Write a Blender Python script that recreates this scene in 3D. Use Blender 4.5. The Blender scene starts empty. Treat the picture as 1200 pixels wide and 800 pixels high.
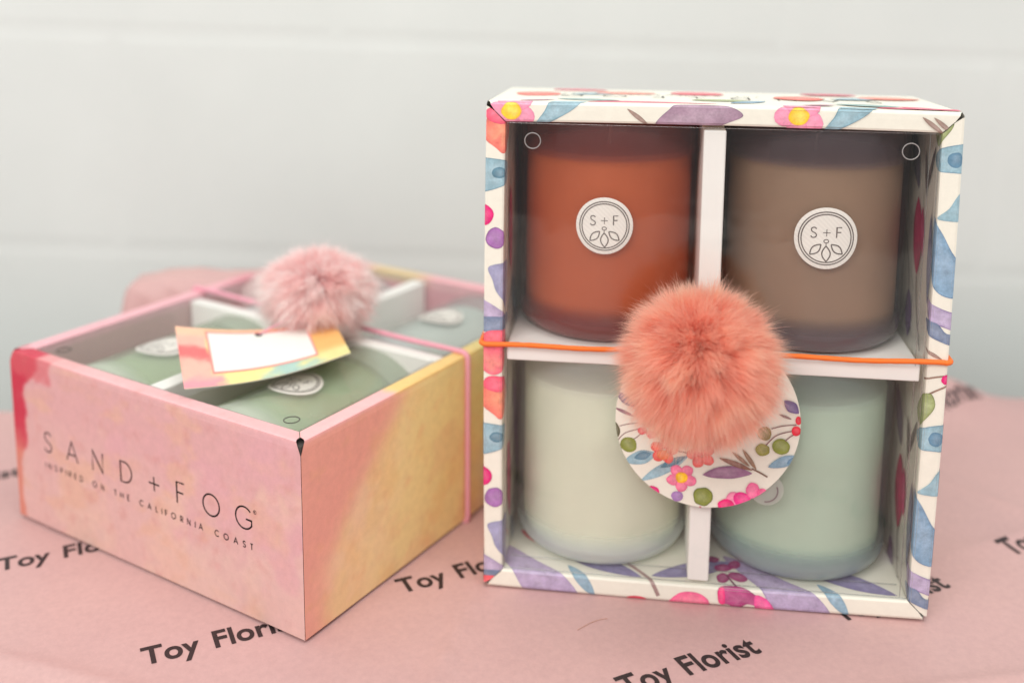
import bpy, math, random
from mathutils import Matrix, Vector, noise
random.seed(7)
S = 0.01            # everything below is written in centimetres
sc = bpy.context.scene
COL = sc.collection

# ------------------------------------------------------------------ camera
F_PX, PITCH, ROLL, CAM_H, SHIFT = 1252.13, 0.1606, 0.0085, 25.747, -236.26
cam_d = bpy.data.cameras.new('camera')
cam_d.sensor_width = 36.0
cam_d.lens = F_PX / 1200 * 36
cam_d.shift_y = SHIFT / 1200
cam_d.clip_start = 0.02
cam_d.clip_end = 30
cam_d.dof.use_dof = True
cam_d.dof.focus_distance = 0.408
cam_d.dof.aperture_fstop = 4.0
cam_d.dof.aperture_blades = 0
cam = bpy.data.objects.new('camera', cam_d)
COL.objects.link(cam)
c_, s_ = math.cos(PITCH), math.sin(PITCH)
Rv, Uv, Fv = Vector((1, 0, 0)), Vector((0, s_, c_)), Vector((0, c_, -s_))
cr, sr = math.cos(ROLL), math.sin(ROLL)
Xc = Rv * cr + Uv * sr
Yc = Uv * cr - Rv * sr
cam.matrix_world = Matrix((
    (Xc.x, Yc.x, -Fv.x, 0), (Xc.y, Yc.y, -Fv.y, 0), (Xc.z, Yc.z, -Fv.z, CAM_H * S), (0, 0, 0, 1)))
sc.camera = cam

# ------------------------------------------------------------------ world, lamps, exposure
w = bpy.data.worlds.new('World')
sc.world = w
w.use_nodes = True
w.node_tree.nodes['Background'].inputs[0].default_value = (1.0, 1.0, 0.98, 1)
w.node_tree.nodes['Background'].inputs[1].default_value = 0.92
_nt = w.node_tree      # a room all round: bright ceiling, darker floor, soft uneven walls
_tc = _nt.nodes.new('ShaderNodeTexCoord'); _sx = _nt.nodes.new('ShaderNodeSeparateXYZ'); _nt.links.new(_tc.outputs['Generated'], _sx.inputs[0])
_mr = _nt.nodes.new('ShaderNodeMapRange'); _mr.interpolation_type = 'SMOOTHSTEP'
_mr.inputs['From Min'].default_value = -0.35; _mr.inputs['From Max'].default_value = 0.45
_mr.inputs['To Min'].default_value = 0.42; _mr.inputs['To Max'].default_value = 1.0
_nt.links.new(_sx.outputs['Z'], _mr.inputs['Value'])
_nz = _nt.nodes.new('ShaderNodeTexNoise'); _nz.inputs['Scale'].default_value = 3.2; _nz.inputs['Detail'].default_value = 2
_nt.links.new(_tc.outputs['Generated'], _nz.inputs['Vector'])
_m2 = _nt.nodes.new('ShaderNodeMapRange'); _m2.inputs['From Min'].default_value = .35; _m2.inputs['From Max'].default_value = .65
_m2.inputs['To Min'].default_value = .75; _m2.inputs['To Max'].default_value = 1.2
_nt.links.new(_nz.outputs['Fac'], _m2.inputs['Value'])
_mm = _nt.nodes.new('ShaderNodeMath'); _mm.operation = 'MULTIPLY'
_nt.links.new(_mr.outputs[0], _mm.inputs[0]); _nt.links.new(_m2.outputs[0], _mm.inputs[1])
_sc = _nt.nodes.new('ShaderNodeVectorMath'); _sc.operation = 'SCALE'; _sc.inputs[0].default_value = (1.0, 1.0, 0.985)
_nt.links.new(_mm.outputs[0], _sc.inputs['Scale']); _nt.links.new(_sc.outputs[0], _nt.nodes['Background'].inputs[0])

def area(name, loc, target, sx, sy, power, col):
    d = bpy.data.lights.new(name, 'AREA')
    d.shape = 'RECTANGLE'; d.size = sx * S; d.size_y = sy * S
    d.energy = power; d.color = col
    o = bpy.data.objects.new(name, d)
    o.location = Vector(loc) * S
    o.rotation_euler = (Vector(target) - Vector(loc)).to_track_quat('-Z', 'Y').to_euler()
    COL.objects.link(o)
area('ceiling_lamp', (-62, -95, 125), (2, 42, 8), 120, 60, 18.0, (1.0, 0.98, 0.945))
area('ceiling_lamp', (10, 5, 170), (2, 50, 6), 120, 50, 10.5, (1.0, 0.99, 0.96))
sc.view_settings.view_transform = 'Standard'
sc.view_settings.look = 'None'
sc.view_settings.exposure = 0.0
sc.view_settings.gamma = 1.0
sc.cycles.transparent_max_bounces = 24
sc.cycles.max_bounces = 14
sc.cycles.diffuse_bounces = 9
sc.cycles.caustics_reflective = False

# ------------------------------------------------------------------ helpers
def lin(c):
    def f(v):
        v /= 255.0
        return v / 12.92 if v <= 0.04045 else ((v + 0.055) / 1.055) ** 2.4
    return (f(c[0]), f(c[1]), f(c[2]))

def mixc(a, b, t):
    t = max(0.0, min(1.0, t))
    return tuple(a[i] * (1 - t) + b[i] * t for i in range(3))

def sstep(a, b, x):
    t = max(0.0, min(1.0, (x - a) / (b - a)))
    return t * t * (3 - 2 * t)

def mesh_obj(name, verts, faces, mat, parent=None, smooth=False, cols=None, matidx=None):
    me = bpy.data.meshes.new(name)
    me.from_pydata([(v[0] * S, v[1] * S, v[2] * S) for v in verts], [], faces)
    if mat is not None:
        for m in (mat if isinstance(mat, (list, tuple)) else [mat]):
            me.materials.append(m)
    if matidx:
        me.polygons.foreach_set('material_index', matidx)
    if cols is not None:
        ca = me.color_attributes.new('Col', 'FLOAT_COLOR', 'POINT')
        flat = []
        for c in cols:
            flat.extend((c[0], c[1], c[2], c[3] if len(c) > 3 else 1.0))
        ca.data.foreach_set('color', flat)
    if smooth:
        me.polygons.foreach_set('use_smooth', [True] * len(me.polygons))
    me.update()
    o = bpy.data.objects.new(name, me)
    COL.objects.link(o)
    if parent is not None:
        o.parent = parent
    return o

def thing(name, label, cat, M=None, group=None):
    o = bpy.data.objects.new(name, None)
    o.empty_display_size = 0.02
    COL.objects.link(o)
    if M is not None:
        o.matrix_world = M
    tag(o, label, cat, group)
    return o

def tag(o, label, cat, group=None):
    o['label'] = label; o['category'] = cat
    if group: o['group'] = group

def copy_tree(o, parent=None):
    c = o.copy(); COL.objects.link(c)
    c.parent = parent
    for ch in list(o.children):
        copy_tree(ch, c)
    return c

def frame(o, u, v, n):
    return Matrix(((u[0], v[0], n[0], o[0] * S), (u[1], v[1], n[1], o[1] * S), (u[2], v[2], n[2], o[2] * S), (0, 0, 0, 1)))

# ------------------------------------------------------------------ materials
def newmat(name):
    m = bpy.data.materials.new(name); m.use_nodes = True
    nt = m.node_tree
    return m, nt, nt.nodes['Principled BSDF'], nt.nodes['Material Output']

def noise_node(nt, scale, detail=3.0, rough=0.5, vec=None):
    n = nt.nodes.new('ShaderNodeTexNoise')
    n.inputs['Scale'].default_value = scale
    n.inputs['Detail'].default_value = detail
    n.inputs['Roughness'].default_value = rough
    if vec is None:
        tc = nt.nodes.new('ShaderNodeTexCoord'); vec = tc.outputs['Object']
    nt.links.new(vec, n.inputs['Vector'])
    return n

def ramp(nt, src, a, b, va, vb):
    r = nt.nodes.new('ShaderNodeMapRange')
    r.inputs['From Min'].default_value = a; r.inputs['From Max'].default_value = b
    r.inputs['To Min'].default_value = va; r.inputs['To Max'].default_value = vb
    nt.links.new(src, r.inputs['Value'])
    return r.outputs[0]

def plain(name, col, rough=0.5, bump=0.0, bscale=1500, var=0.0, spec=0.5):
    m, nt, p, out = newmat(name)
    c = lin(col)
    p.inputs['Base Color'].default_value = (*c, 1)
    p.inputs['Roughness'].default_value = rough
    p.inputs['Specular IOR Level'].default_value = spec
    if var > 0:
        n = noise_node(nt, 60, 4)
        f = ramp(nt, n.outputs['Fac'], 0.3, 0.7, 1 - var, 1 + var)
        mx = nt.nodes.new('ShaderNodeVectorMath'); mx.operation = 'SCALE'
        mx.inputs[0].default_value = c
        nt.links.new(f, mx.inputs['Scale'])
        nt.links.new(mx.outputs[0], p.inputs['Base Color'])
    if bump > 0:
        n = noise_node(nt, bscale, 4, 0.6)
        b = nt.nodes.new('ShaderNodeBump')
        b.inputs['Strength'].default_value = bump; b.inputs['Distance'].default_value = 0.0003
        nt.links.new(n.outputs['Fac'], b.inputs['Height'])
        nt.links.new(b.outputs[0], p.inputs['Normal'])
    return m

def printed(name, rough=0.42, amt=0.22, bump=0.15):
    """paper printed with watercolour inks: colour attribute, alpha says how much ink"""
    m, nt, p, out = newmat(name)
    at = nt.nodes.new('ShaderNodeVertexColor'); at.layer_name = 'Col'
    n1 = noise_node(nt, 260, 5, 0.65)
    n2 = noise_node(nt, 1300, 4, 0.7)
    f1 = ramp(nt, n1.outputs['Fac'], 0.3, 0.7, 1 - amt, 1 + amt)
    f2 = ramp(nt, n2.outputs['Fac'], 0.3, 0.7, 1 - amt * 0.5, 1 + amt * 0.5)
    mul = nt.nodes.new('ShaderNodeMath'); mul.operation = 'MULTIPLY'
    nt.links.new(f1, mul.inputs[0]); nt.links.new(f2, mul.inputs[1])
    mx = nt.nodes.new('ShaderNodeMix'); mx.data_type = 'FLOAT'
    nt.links.new(at.outputs['Alpha'], mx.inputs[0])
    mx.inputs[2].default_value = 1.0
    nt.links.new(mul.outputs[0], mx.inputs[3])
    sc_ = nt.nodes.new('ShaderNodeVectorMath'); sc_.operation = 'SCALE'
    nt.links.new(at.outputs['Color'], sc_.inputs[0]); nt.links.new(mx.outputs[0], sc_.inputs['Scale'])
    nt.links.new(sc_.outputs[0], p.inputs['Base Color'])
    p.inputs['Roughness'].default_value = rough
    n3 = noise_node(nt, 2500, 3, 0.6)
    b = nt.nodes.new('ShaderNodeBump'); b.inputs['Strength'].default_value = bump; b.inputs['Distance'].default_value = 0.0002
    nt.links.new(n3.outputs['Fac'], b.inputs['Height']); nt.links.new(b.outputs[0], p.inputs['Normal'])
    return m

M_print = printed('floral_print_card')
M_wash = printed('watercolour_wash_card', amt=0.07, rough=0.5, bump=0.35)
M_board = plain('white_cardboard', (246, 244, 238), 0.6, 0.12, 900, 0.015)
M_dark = plain('gap_shade_and_ring_dark', (70, 66, 62), 0.9, 0.4, 900, 0.2)  # gap shade painted on the corner blocks; also plain dark hole rings
M_ink = plain('black_ink', (14, 10, 12), 0.7, spec=.2)
M_inkpaper = plain('brown_black_ink', (44, 30, 32), 0.55)
M_stick = plain('sticker_paper', (238, 233, 224), 0.55, 0.3, 2200, 0.01)
def _hatch(m):      # fine diagonal lines printed on the sticker
    nt = m.node_tree; p = nt.nodes['Principled BSDF']
    src = p.inputs['Base Color'].links[0].from_socket
    wv = nt.nodes.new('ShaderNodeTexWave'); wv.inputs['Scale'].default_value = 330; wv.bands_direction = 'DIAGONAL'
    tc = nt.nodes.new('ShaderNodeTexCoord'); nt.links.new(tc.outputs['Object'], wv.inputs['Vector'])
    f = ramp(nt, wv.outputs['Fac'], 0.2, 0.8, 0.94, 1.0)
    v = nt.nodes.new('ShaderNodeVectorMath'); v.operation = 'SCALE'
    nt.links.new(src, v.inputs[0]); nt.links.new(f, v.inputs['Scale']); nt.links.new(v.outputs[0], p.inputs['Base Color'])
_hatch(M_stick)
M_emb = plain('emblem_ink', (96, 84, 80), 0.5)

def film_mat(name, tint=0.975, rough=0.03, gl=0.85):
    m, nt, p, out = newmat(name)
    nt.nodes.remove(p)
    t = nt.nodes.new('ShaderNodeBsdfTransparent'); t.inputs[0].default_value = (tint, tint, tint, 1)
    g = nt.nodes.new('ShaderNodeBsdfGlossy'); g.inputs['Roughness'].default_value = rough
    # thin sheet: the same Fresnel reflection from either side
    ge = nt.nodes.new('ShaderNodeNewGeometry')
    dt = nt.nodes.new('ShaderNodeVectorMath'); dt.operation = 'DOT_PRODUCT'
    nt.links.new(ge.outputs['Normal'], dt.inputs[0]); nt.links.new(ge.outputs['Incoming'], dt.inputs[1])
    def mth(op, a, b=None):
        q = nt.nodes.new('ShaderNodeMath'); q.operation = op
        for i_, x_ in enumerate((a, b)):
            if x_ is None: continue
            if isinstance(x_, (int, float)): q.inputs[i_].default_value = x_
            else: nt.links.new(x_, q.inputs[i_])
        return q.outputs[0]
    cs = mth('ABSOLUTE', dt.outputs['Value'])
    k5 = mth('POWER', mth('SUBTRACT', 1.0, cs), 5.0)
    kk = mth('MULTIPLY', mth('ADD', mth('MULTIPLY', k5, 0.93), 0.07), gl)
    n = noise_node(nt, 35, 2)
    b = nt.nodes.new('ShaderNodeBump'); b.inputs['Strength'].default_value = 0.25; b.inputs['Distance'].default_value = 0.002
    nt.links.new(n.outputs['Fac'], b.inputs['Height'])
    nt.links.new(b.outputs[0], g.inputs['Normal'])
    x = nt.nodes.new('ShaderNodeMixShader')
    nt.links.new(kk, x.inputs[0]); nt.links.new(t.outputs[0], x.inputs[1]); nt.links.new(g.outputs[0], x.inputs[2])
    nt.links.new(x.outputs[0], out.inputs[0])
    return m
M_film = film_mat('clear_window_film')
M_filmedge = film_mat('clear_film_cut_edge', 0.8, 0.2, 3.0)

def glass_mat(name, coat, cov, tint=(235, 235, 235), rough=0.13, dense=.72, dtop=.3):
    """frosted coloured glass: a translucent coat over a clear wall"""
    m, nt, p, out = newmat(name)
    p.inputs['Base Color'].default_value = (*lin(coat), 1)
    p.inputs['Roughness'].default_value = rough
    p.inputs['Coat Weight'].default_value = 0.7
    p.inputs['Coat Roughness'].default_value = 0.03
    tl = nt.nodes.new('ShaderNodeBsdfTranslucent'); tl.inputs[0].default_value = (*lin(coat), 1)
    m2 = nt.nodes.new('ShaderNodeMixShader'); m2.inputs[0].default_value = 0.35
    nt.links.new(p.outputs[0], m2.inputs[1]); nt.links.new(tl.outputs[0], m2.inputs[2])
    t = nt.nodes.new('ShaderNodeBsdfTransparent'); t.inputs[0].default_value = (*lin(tint), 1)
    n = noise_node(nt, 90, 3)
    f0 = ramp(nt, n.outputs['Fac'], 0.3, 0.7, cov * 0.93, cov * 1.07)
    # the sprayed coat is dense at the foot and the mouth of the jar and thins over the wax
    tc = nt.nodes.new('ShaderNodeTexCoord'); sx = nt.nodes.new('ShaderNodeSeparateXYZ'); nt.links.new(tc.outputs['Object'], sx.inputs[0])
    def sm(a, b, v0, v1):
        r = nt.nodes.new('ShaderNodeMapRange'); r.interpolation_type = 'SMOOTHSTEP'
        r.inputs['From Min'].default_value = a * S; r.inputs['From Max'].default_value = b * S
        r.inputs['To Min'].default_value = v0; r.inputs['To Max'].default_value = v1
        nt.links.new(sx.outputs['Z'], r.inputs['Value']); return r.outputs[0]
    a1 = nt.nodes.new('ShaderNodeMath'); a1.operation = 'ADD'; nt.links.new(sm(.45, 1.7, dense, 0), a1.inputs[0]); nt.links.new(sm(7.45, 7.7, 0, dtop), a1.inputs[1])
    a2 = nt.nodes.new('ShaderNodeMath'); a2.operation = 'ADD'; a2.use_clamp = True; nt.links.new(a1.outputs[0], a2.inputs[0]); nt.links.new(f0, a2.inputs[1])
    f = a2.outputs[0]
    x = nt.nodes.new('ShaderNodeMixShader')
    nt.links.new(f, x.inputs[0]); nt.links.new(t.outputs[0], x.inputs[1]); nt.links.new(m2.outputs[0], x.inputs[2])
    nt.links.new(x.outputs[0], out.inputs[0])
    return m

def wax_mat(name, col):
    m, nt, p, out = newmat(name)
    c = lin(col)
    n = noise_node(nt, 45, 5, 0.6)
    f = ramp(nt, n.outputs['Fac'], 0.25, 0.75, 0.90, 1.08)
    mx = nt.nodes.new('ShaderNodeVectorMath'); mx.operation = 'SCALE'; mx.inputs[0].default_value = c
    nt.links.new(f, mx.inputs['Scale']); nt.links.new(mx.outputs[0], p.inputs['Base Color'])
    p.inputs['Roughness'].default_value = 0.55
    return m

# ------------------------------------------------------------------ print engine: flat shapes clipped onto card facets
def wob(i, seed):
    return noise.noise(Vector((i * 1.7 + seed * 13.1, seed * 3.3, 0.5)))

def fan(pts, col, edge=None, mid=None):
    """watercolour blob: lighter middle, darker rim"""
    col = lin(col)
    edge = mixc(col, (col[0] * 0.66, col[1] * 0.66, col[2] * 0.72), 0.6) if edge is None else lin(edge)
    mid = mixc(col, (1, 1, 1), 0.10) if mid is None else lin(mid)
    cx = sum(p[0] for p in pts) / len(pts); cy = sum(p[1] for p in pts) / len(pts)
    r1 = [(cx + (p[0] - cx) * 0.55, cy + (p[1] - cy) * 0.55) for p in pts]
    dmax = 0.05
    r2 = []
    for p in pts:
        d = math.hypot(p[0] - cx, p[1] - cy) + 1e-6
        k = max(0.8, 1 - dmax / d) if d > 0 else 0.9
        r2.append((cx + (p[0] - cx) * k, cy + (p[1] - cy) * k))
    T = []
    n = len(pts)
    for i in range(n):
        j = (i + 1) % n
        g = mixc(mid, col, 0.5 + 0.9 * noise.noise(Vector((pts[i][0] * 2, pts[i][1] * 2, 3))))
        h = mixc(mid, col, 0.5 + 0.9 * noise.noise(Vector((pts[j][0] * 2, pts[j][1] * 2, 3))))
        T.append(((cx, cy), r1[i], r1[j], mid, g, h))
        T.append((r1[i], r2[i], r2[j], g, col, col)); T.append((r1[i], r2[j], r1[j], g, col, h))
        T.append((r2[i], pts[i], pts[j], col, edge, edge)); T.append((r2[i], pts[j], r2[j], col, edge, col))
    return T

def blob(cx, cy, rx, ry, col, ang=0.0, n=22, wobble=0.06, **k):
    sd = cx * 3.1 + cy * 7.7
    pts = []
    for i in range(n):
        a = 2 * math.pi * i / n
        q = 1 + wobble * 2 * noise.noise(Vector((math.cos(a) * 1.3 + sd, math.sin(a) * 1.3, sd)))
        x, y = rx * q * math.cos(a), ry * q * math.sin(a)
        pts.append((cx + x * math.cos(ang) - y * math.sin(ang), cy + x * math.sin(ang) + y * math.cos(ang)))
    return [fan(pts, col, **k)]

def leaf(x0, y0, x1, y1, wd, col, bend=0.0, n=14, blunt=0.0, **k):
    dx, dy = x1 - x0, y1 - y0
    L = math.hypot(dx, dy); ux, uy = dx / L, dy / L
    px, py = -uy, ux
    up, dn = [], []
    for i in range(n + 1):
        t = i / n
        wdt = wd * 0.5 * (math.sin(math.pi * min(1, t * (1 - blunt) + blunt * 0.5 * 1.0)) ** 0.8 if 0 < t < 1 else 0.02)
        wdt *= 1 + 0.12 * noise.noise(Vector((x0 * 3 + t * 3, y0 * 3, 1)))
        b = bend * L * math.sin(math.pi * t)
        bx, by = x0 + dx * t + px * b, y0 + dy * t + py * b
        up.append((bx + px * wdt, by + py * wdt)); dn.append((bx - px * wdt, by - py * wdt))
    return [fan(up + dn[::-1][1:-1], col, **k)]

def poly(pts, col, **k):
    """free outline, smoothed a little"""
    out = []
    n = len(pts)
    for i in range(n):
        p0, p1, p2, p3 = pts[i - 1], pts[i], pts[(i + 1) % n], pts[(i + 2) % n]
        for s in range(5):
            t = s / 5
            out.append(tuple(0.5 * ((2 * p1[a]) + (-p0[a] + p2[a]) * t + (2 * p0[a] - 5 * p1[a] + 4 * p2[a] - p3[a]) * t * t + (-p0[a] + 3 * p1[a] - 3 * p2[a] + p3[a]) * t ** 3) for a in (0, 1)))
    return [fan(out, col, **k)]

def stem(pts, wd, col):
    c = lin(col); T = []
    P = []
    for i in range(len(pts) - 1):
        for s in range(6):
            t = s / 6
            p0 = pts[max(0, i - 1)]; p1 = pts[i]; p2 = pts[i + 1]; p3 = pts[min(len(pts) - 1, i + 2)]
            P.append(tuple(0.5 * ((2 * p1[a]) + (-p0[a] + p2[a]) * t + (2 * p0[a] - 5 * p1[a] + 4 * p2[a] - p3[a]) * t * t + (-p0[a] + 3 * p1[a] - 3 * p2[a] + p3[a]) * t ** 3) for a in (0, 1)))
    P.append(pts[-1])
    Q = ribbon(P, wd)
    for i in range(len(Q) - 1):
        a, b = Q[i]; c2, d = Q[i + 1]
        T.append((a, b, d, c, c, c)); T.append((a, d, c2, c, c, c))
    return [T]

def ribbon(P, wd):
    Q = []
    for i, p in enumerate(P):
        if i == 0: d = (P[1][0] - p[0], P[1][1] - p[1])
        elif i == len(P) - 1: d = (p[0] - P[-2][0], p[1] - P[-2][1])
        else: d = (P[i + 1][0] - P[i - 1][0], P[i + 1][1] - P[i - 1][1])
        l = math.hypot(*d) + 1e-9
        nx, ny = -d[1] / l * wd / 2, d[0] / l * wd / 2
        if 0 < i < len(P) - 1:
            e = (P[i + 1][0] - p[0], P[i + 1][1] - p[1]); le = math.hypot(*e) + 1e-9
            f = (p[0] - P[i - 1][0], p[1] - P[i - 1][1]); lf = math.hypot(*f) + 1e-9
            cs = (e[0] * f[0] + e[1] * f[1]) / le / lf
            k = 1 / max(0.45, math.sqrt(max(0.0, (1 + cs) / 2)))
            nx, ny = nx * k, ny * k
        Q.append(((p[0] + nx, p[1] + ny), (p[0] - nx, p[1] - ny)))
    return Q

def flower(cx, cy, r, col, centre, rot=0.3, n=5, **k):
    out = []
    for i in range(n):
        a = rot + 2 * math.pi * i / n
        out += blob(cx + r * 0.56 * math.cos(a), cy + r * 0.56 * math.sin(a), r * 0.46, r * 0.40, col, a, 14, **k)
    if centre:
        out += blob(cx, cy, r * 0.42, r * 0.40, centre, 0, 12, edge=(245, 150, 60))
    return out

def clip_convex(tri, hull):
    P = [(tri[0], tri[3]), (tri[1], tri[4]), (tri[2], tri[5])]
    n = len(hull)
    for i in range(n):
        a, b = hull[i], hull[(i + 1) % n]
        ex, ey = b[0] - a[0], b[1] - a[1]
        def sd(p): return ex * (p[1] - a[1]) - ey * (p[0] - a[0])
        out = []
        for j in range(len(P)):
            p, q = P[j], P[(j + 1) % len(P)]
            dp, dq = sd(p[0]), sd(q[0])
            if dp >= 0: out.append(p)
            if (dp >= 0) != (dq >= 0):
                t = dp / (dp - dq)
                out.append(((p[0][0] + (q[0][0] - p[0][0]) * t, p[0][1] + (q[0][1] - p[0][1]) * t),
                            tuple(p[1][k] + (q[1][k] - p[1][k]) * t for k in range(3))))
        P = out
        if len(P) < 3: return None
    return P

class PM:   # print mesh
    def __init__(s): s.v = []; s.f = []; s.c = []
    def quadgrid(s, fn, a0, a1, b0, b1, na, nb, colfn):
        base = len(s.v)
        for j in range(nb + 1):
            for i in range(na + 1):
                a = a0(j / nb) + (a1(j / nb) - a0(j / nb)) * i / na; b = b0 + (b1 - b0) * j / nb
                s.v.append(fn(a, b, 0)); s.c.append(colfn(a, b))
        for j in range(nb):
            for i in range(na):
                k = base + j * (na + 1) + i
                s.f.append((k, k + 1, k + na + 2, k + na + 1))
    def decals(s, fn, shapes, hull, off0=0.004, step=0.0012):
        area_ = sum(hull[i][0] * hull[(i + 1) % len(hull)][1] - hull[(i + 1) % len(hull)][0] * hull[i][1] for i in range(len(hull)))
        if area_ < 0: hull = hull[::-1]
        x0 = min(h[0] for h in hull); x1 = max(h[0] for h in hull); y0 = min(h[1] for h in hull); y1 = max(h[1] for h in hull)
        for k, T in enumerate(shapes):
            off = off0 + step * k
            for t in T:
                if max(t[0][0], t[1][0], t[2][0]) < x0 or min(t[0][0], t[1][0], t[2][0]) > x1: continue
                if max(t[0][1], t[1][1], t[2][1]) < y0 or min(t[0][1], t[1][1], t[2][1]) > y1: continue
                P = clip_convex(t, hull)
                if not P: continue
                b = len(s.v)
                for p, c in P:
                    s.v.append(fn(p[0], p[1], off)); s.c.append((c[0], c[1], c[2], 1.0))
                s.f.append(tuple(range(b, b + len(P))))

# ------------------------------------------------------------------ gift box made of four folded double walls
BW, BH, BD, TH = 18.0, 20.53, 8.12, 0.80
def build_wall(parent, name, org, td, ad, L, shapes, colfn, mat, fine, backdrop=0.0, drop=0.0):
    """profile runs: outer face (foot to rim), rim (lip), inner face down to the back panel.
       print coordinates: t along the wall, s along the profile (s=0 foot of outer face)"""
    D, T = BD, TH
    rows = [(backdrop, 0.02, .014), (0 + backdrop * 0.12, D - .55, .014), (0, D - (.26 if mat is M_print else .36), .09), (.03, D - .035, .17 if mat is M_print else .25), (.12, D, .20 if mat is M_print else .30), (.34, D, .355),
            (T - .10, D - .01, T - .08), (T - .025, D - .05, T - .01), (T, D - .16, T + .002), (T + .01, D - .3, T + .012), (T, .08, T + .002)]
    s = [0.0]
    for i in range(1, len(rows)):
        s.append(s[-1] + math.hypot(rows[i][0] - rows[i - 1][0], rows[i][1] - rows[i - 1][1]))
    pm = PM()
    for i in range(len(rows) - 1):
        (a0, w0, i0), (a1, w1, i1) = rows[i], rows[i + 1]
        s0, s1 = s[i], s[i + 1]
        dl = s1 - s0
        na_, nw_ = -(w1 - w0) / dl * -1, (a1 - a0) / dl       # profile tangent (da,dw); outward normal = (-dw, da)
        nrm = (-(w1 - w0) / dl, (a1 - a0) / dl)
        def fn(t, q, off, a0=a0, w0=w0, a1=a1, w1=w1, s0=s0, dl=dl, nrm=nrm):
            k = (q - s0) / dl
            a = a0 + (a1 - a0) * k + nrm[0] * off; ww = w0 + (w1 - w0) * k + nrm[1] * off
            # slight bow of the board, so the long edges are not dead straight
            bow = 0.07 * math.sin(math.pi * max(0, min(1, t / L))) * (ww / D)
            a -= bow
            t = t * (1 - drop * (1 - ww / D) / L)
            return (org[0] + td[0] * t + ad[0] * a, org[1] + td[1] * t + ad[1] * a, org[2] + ww)
        nb = max(1, int(dl / fine)); na = max(6, int(L / fine))
        pm.quadgrid(fn, lambda j, i0=i0, i1=i1: i0 + (i1 - i0) * j, lambda j, i0=i0, i1=i1: L - i0 - (i1 - i0) * j, s0, s1, na, nb,
                    lambda t, q: colfn(t, q, L))
        if shapes:
            hull = [(i0, s0), (L - i0, s0), (L - i1, s1), (i1, s1)]
            # clip in strips so decals follow the slight bow
            for m in range(6):
                ta, tb = L * m / 6, L * (m + 1) / 6
                h2 = [(max(i0, ta), s0), (min(L - i0, tb), s0), (min(L - i1, tb), s1), (max(i1, ta), s1)]
                pm.decals(fn, shapes, h2)
    return mesh_obj('wall', pm.v, pm.f, mat, parent, cols=pm.c), s

def box_mesh(name, x0, x1, y0, y1, z0, z1, mat, parent=None, bev=0.0):
    v = []; f = []
    if bev <= 0:
        v = [(x, y, z) for z in (z0, z1) for y in (y0, y1) for x in (x0, x1)]
        f = [(0, 2, 3, 1), (4, 5, 7, 6), (0, 1, 5, 4), (1, 3, 7, 5), (3, 2, 6, 7), (2, 0, 4, 6)]
        return mesh_obj(name, v, f, mat, parent)
    import bmesh
    bm = bmesh.new()
    vs = [bm.verts.new((x, y, z)) for z in (z0, z1) for y in (y0, y1) for x in (x0, x1)]
    for q in [(0, 2, 3, 1), (4, 5, 7, 6), (0, 1, 5, 4), (1, 3, 7, 5), (3, 2, 6, 7), (2, 0, 4, 6)]:
        bm.faces.new([vs[i] for i in q])
    bmesh.ops.bevel(bm, geom=bm.edges[:], offset=bev, segments=3, profile=0.5, affect='EDGES')
    bm.verts.index_update()
    v = [tuple(x.co) for x in bm.verts]; f = [tuple(x.index for x in q.verts) for q in bm.faces]
    bm.free()
    return mesh_obj(name, v, f, mat, parent, smooth=False)

def torus(name, cx, cy, cz, R, r, mat, parent, axis='z', n=40, m=8, sq=1.0):
    v = []; f = []
    for i in range(n):
        a = 2 * math.pi * i / n
        for j in range(m):
            b = 2 * math.pi * j / m
            rr = R + r * math.cos(b); h = r * sq * math.sin(b)
            v.append((cx + rr * math.cos(a), cy + rr * math.sin(a), cz + h))
            f.append((i * m + j, ((i + 1) % n) * m + j, ((i + 1) % n) * m + (j + 1) % m, i * m + (j + 1) % m))
    return mesh_obj(name, v, f, mat, parent, smooth=True)

def tube(name, pts, r, mat, parent=None, m=10, closed=False, cols=None, twist=0):
    v = []; f = []
    n = len(pts)
    P = [Vector(p) for p in pts]
    up = Vector((0.13, 0.57, 0.81)).normalized()
    prev = None
    for i in range(n):
        if closed: d = P[(i + 1) % n] - P[i - 1]
        else: d = P[min(i + 1, n - 1)] - P[max(i - 1, 0)]
        d.normalize()
        if prev is None: a = up.cross(d).normalized()
        else: a = (prev - d * prev.dot(d)).normalized()
        prev = a; b = d.cross(a)
        for j in range(m):
            t = 2 * math.pi * j / m
            rr = r * (1 + 0.05 * math.sin(i * 2.1 + j * 2 * math.pi / m * 2)) if twist else r
            v.append(tuple(P[i] + a * math.cos(t) * rr + b * math.sin(t) * rr))
    for i in range(n if closed else n - 1):
        for j in range(m):
            k = (i + 1) % n
            f.append((i * m + j, k * m + j, k * m + (j + 1) % m, i * m + (j + 1) % m))
    return mesh_obj(name, v, f, mat, parent, smooth=True)

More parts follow.
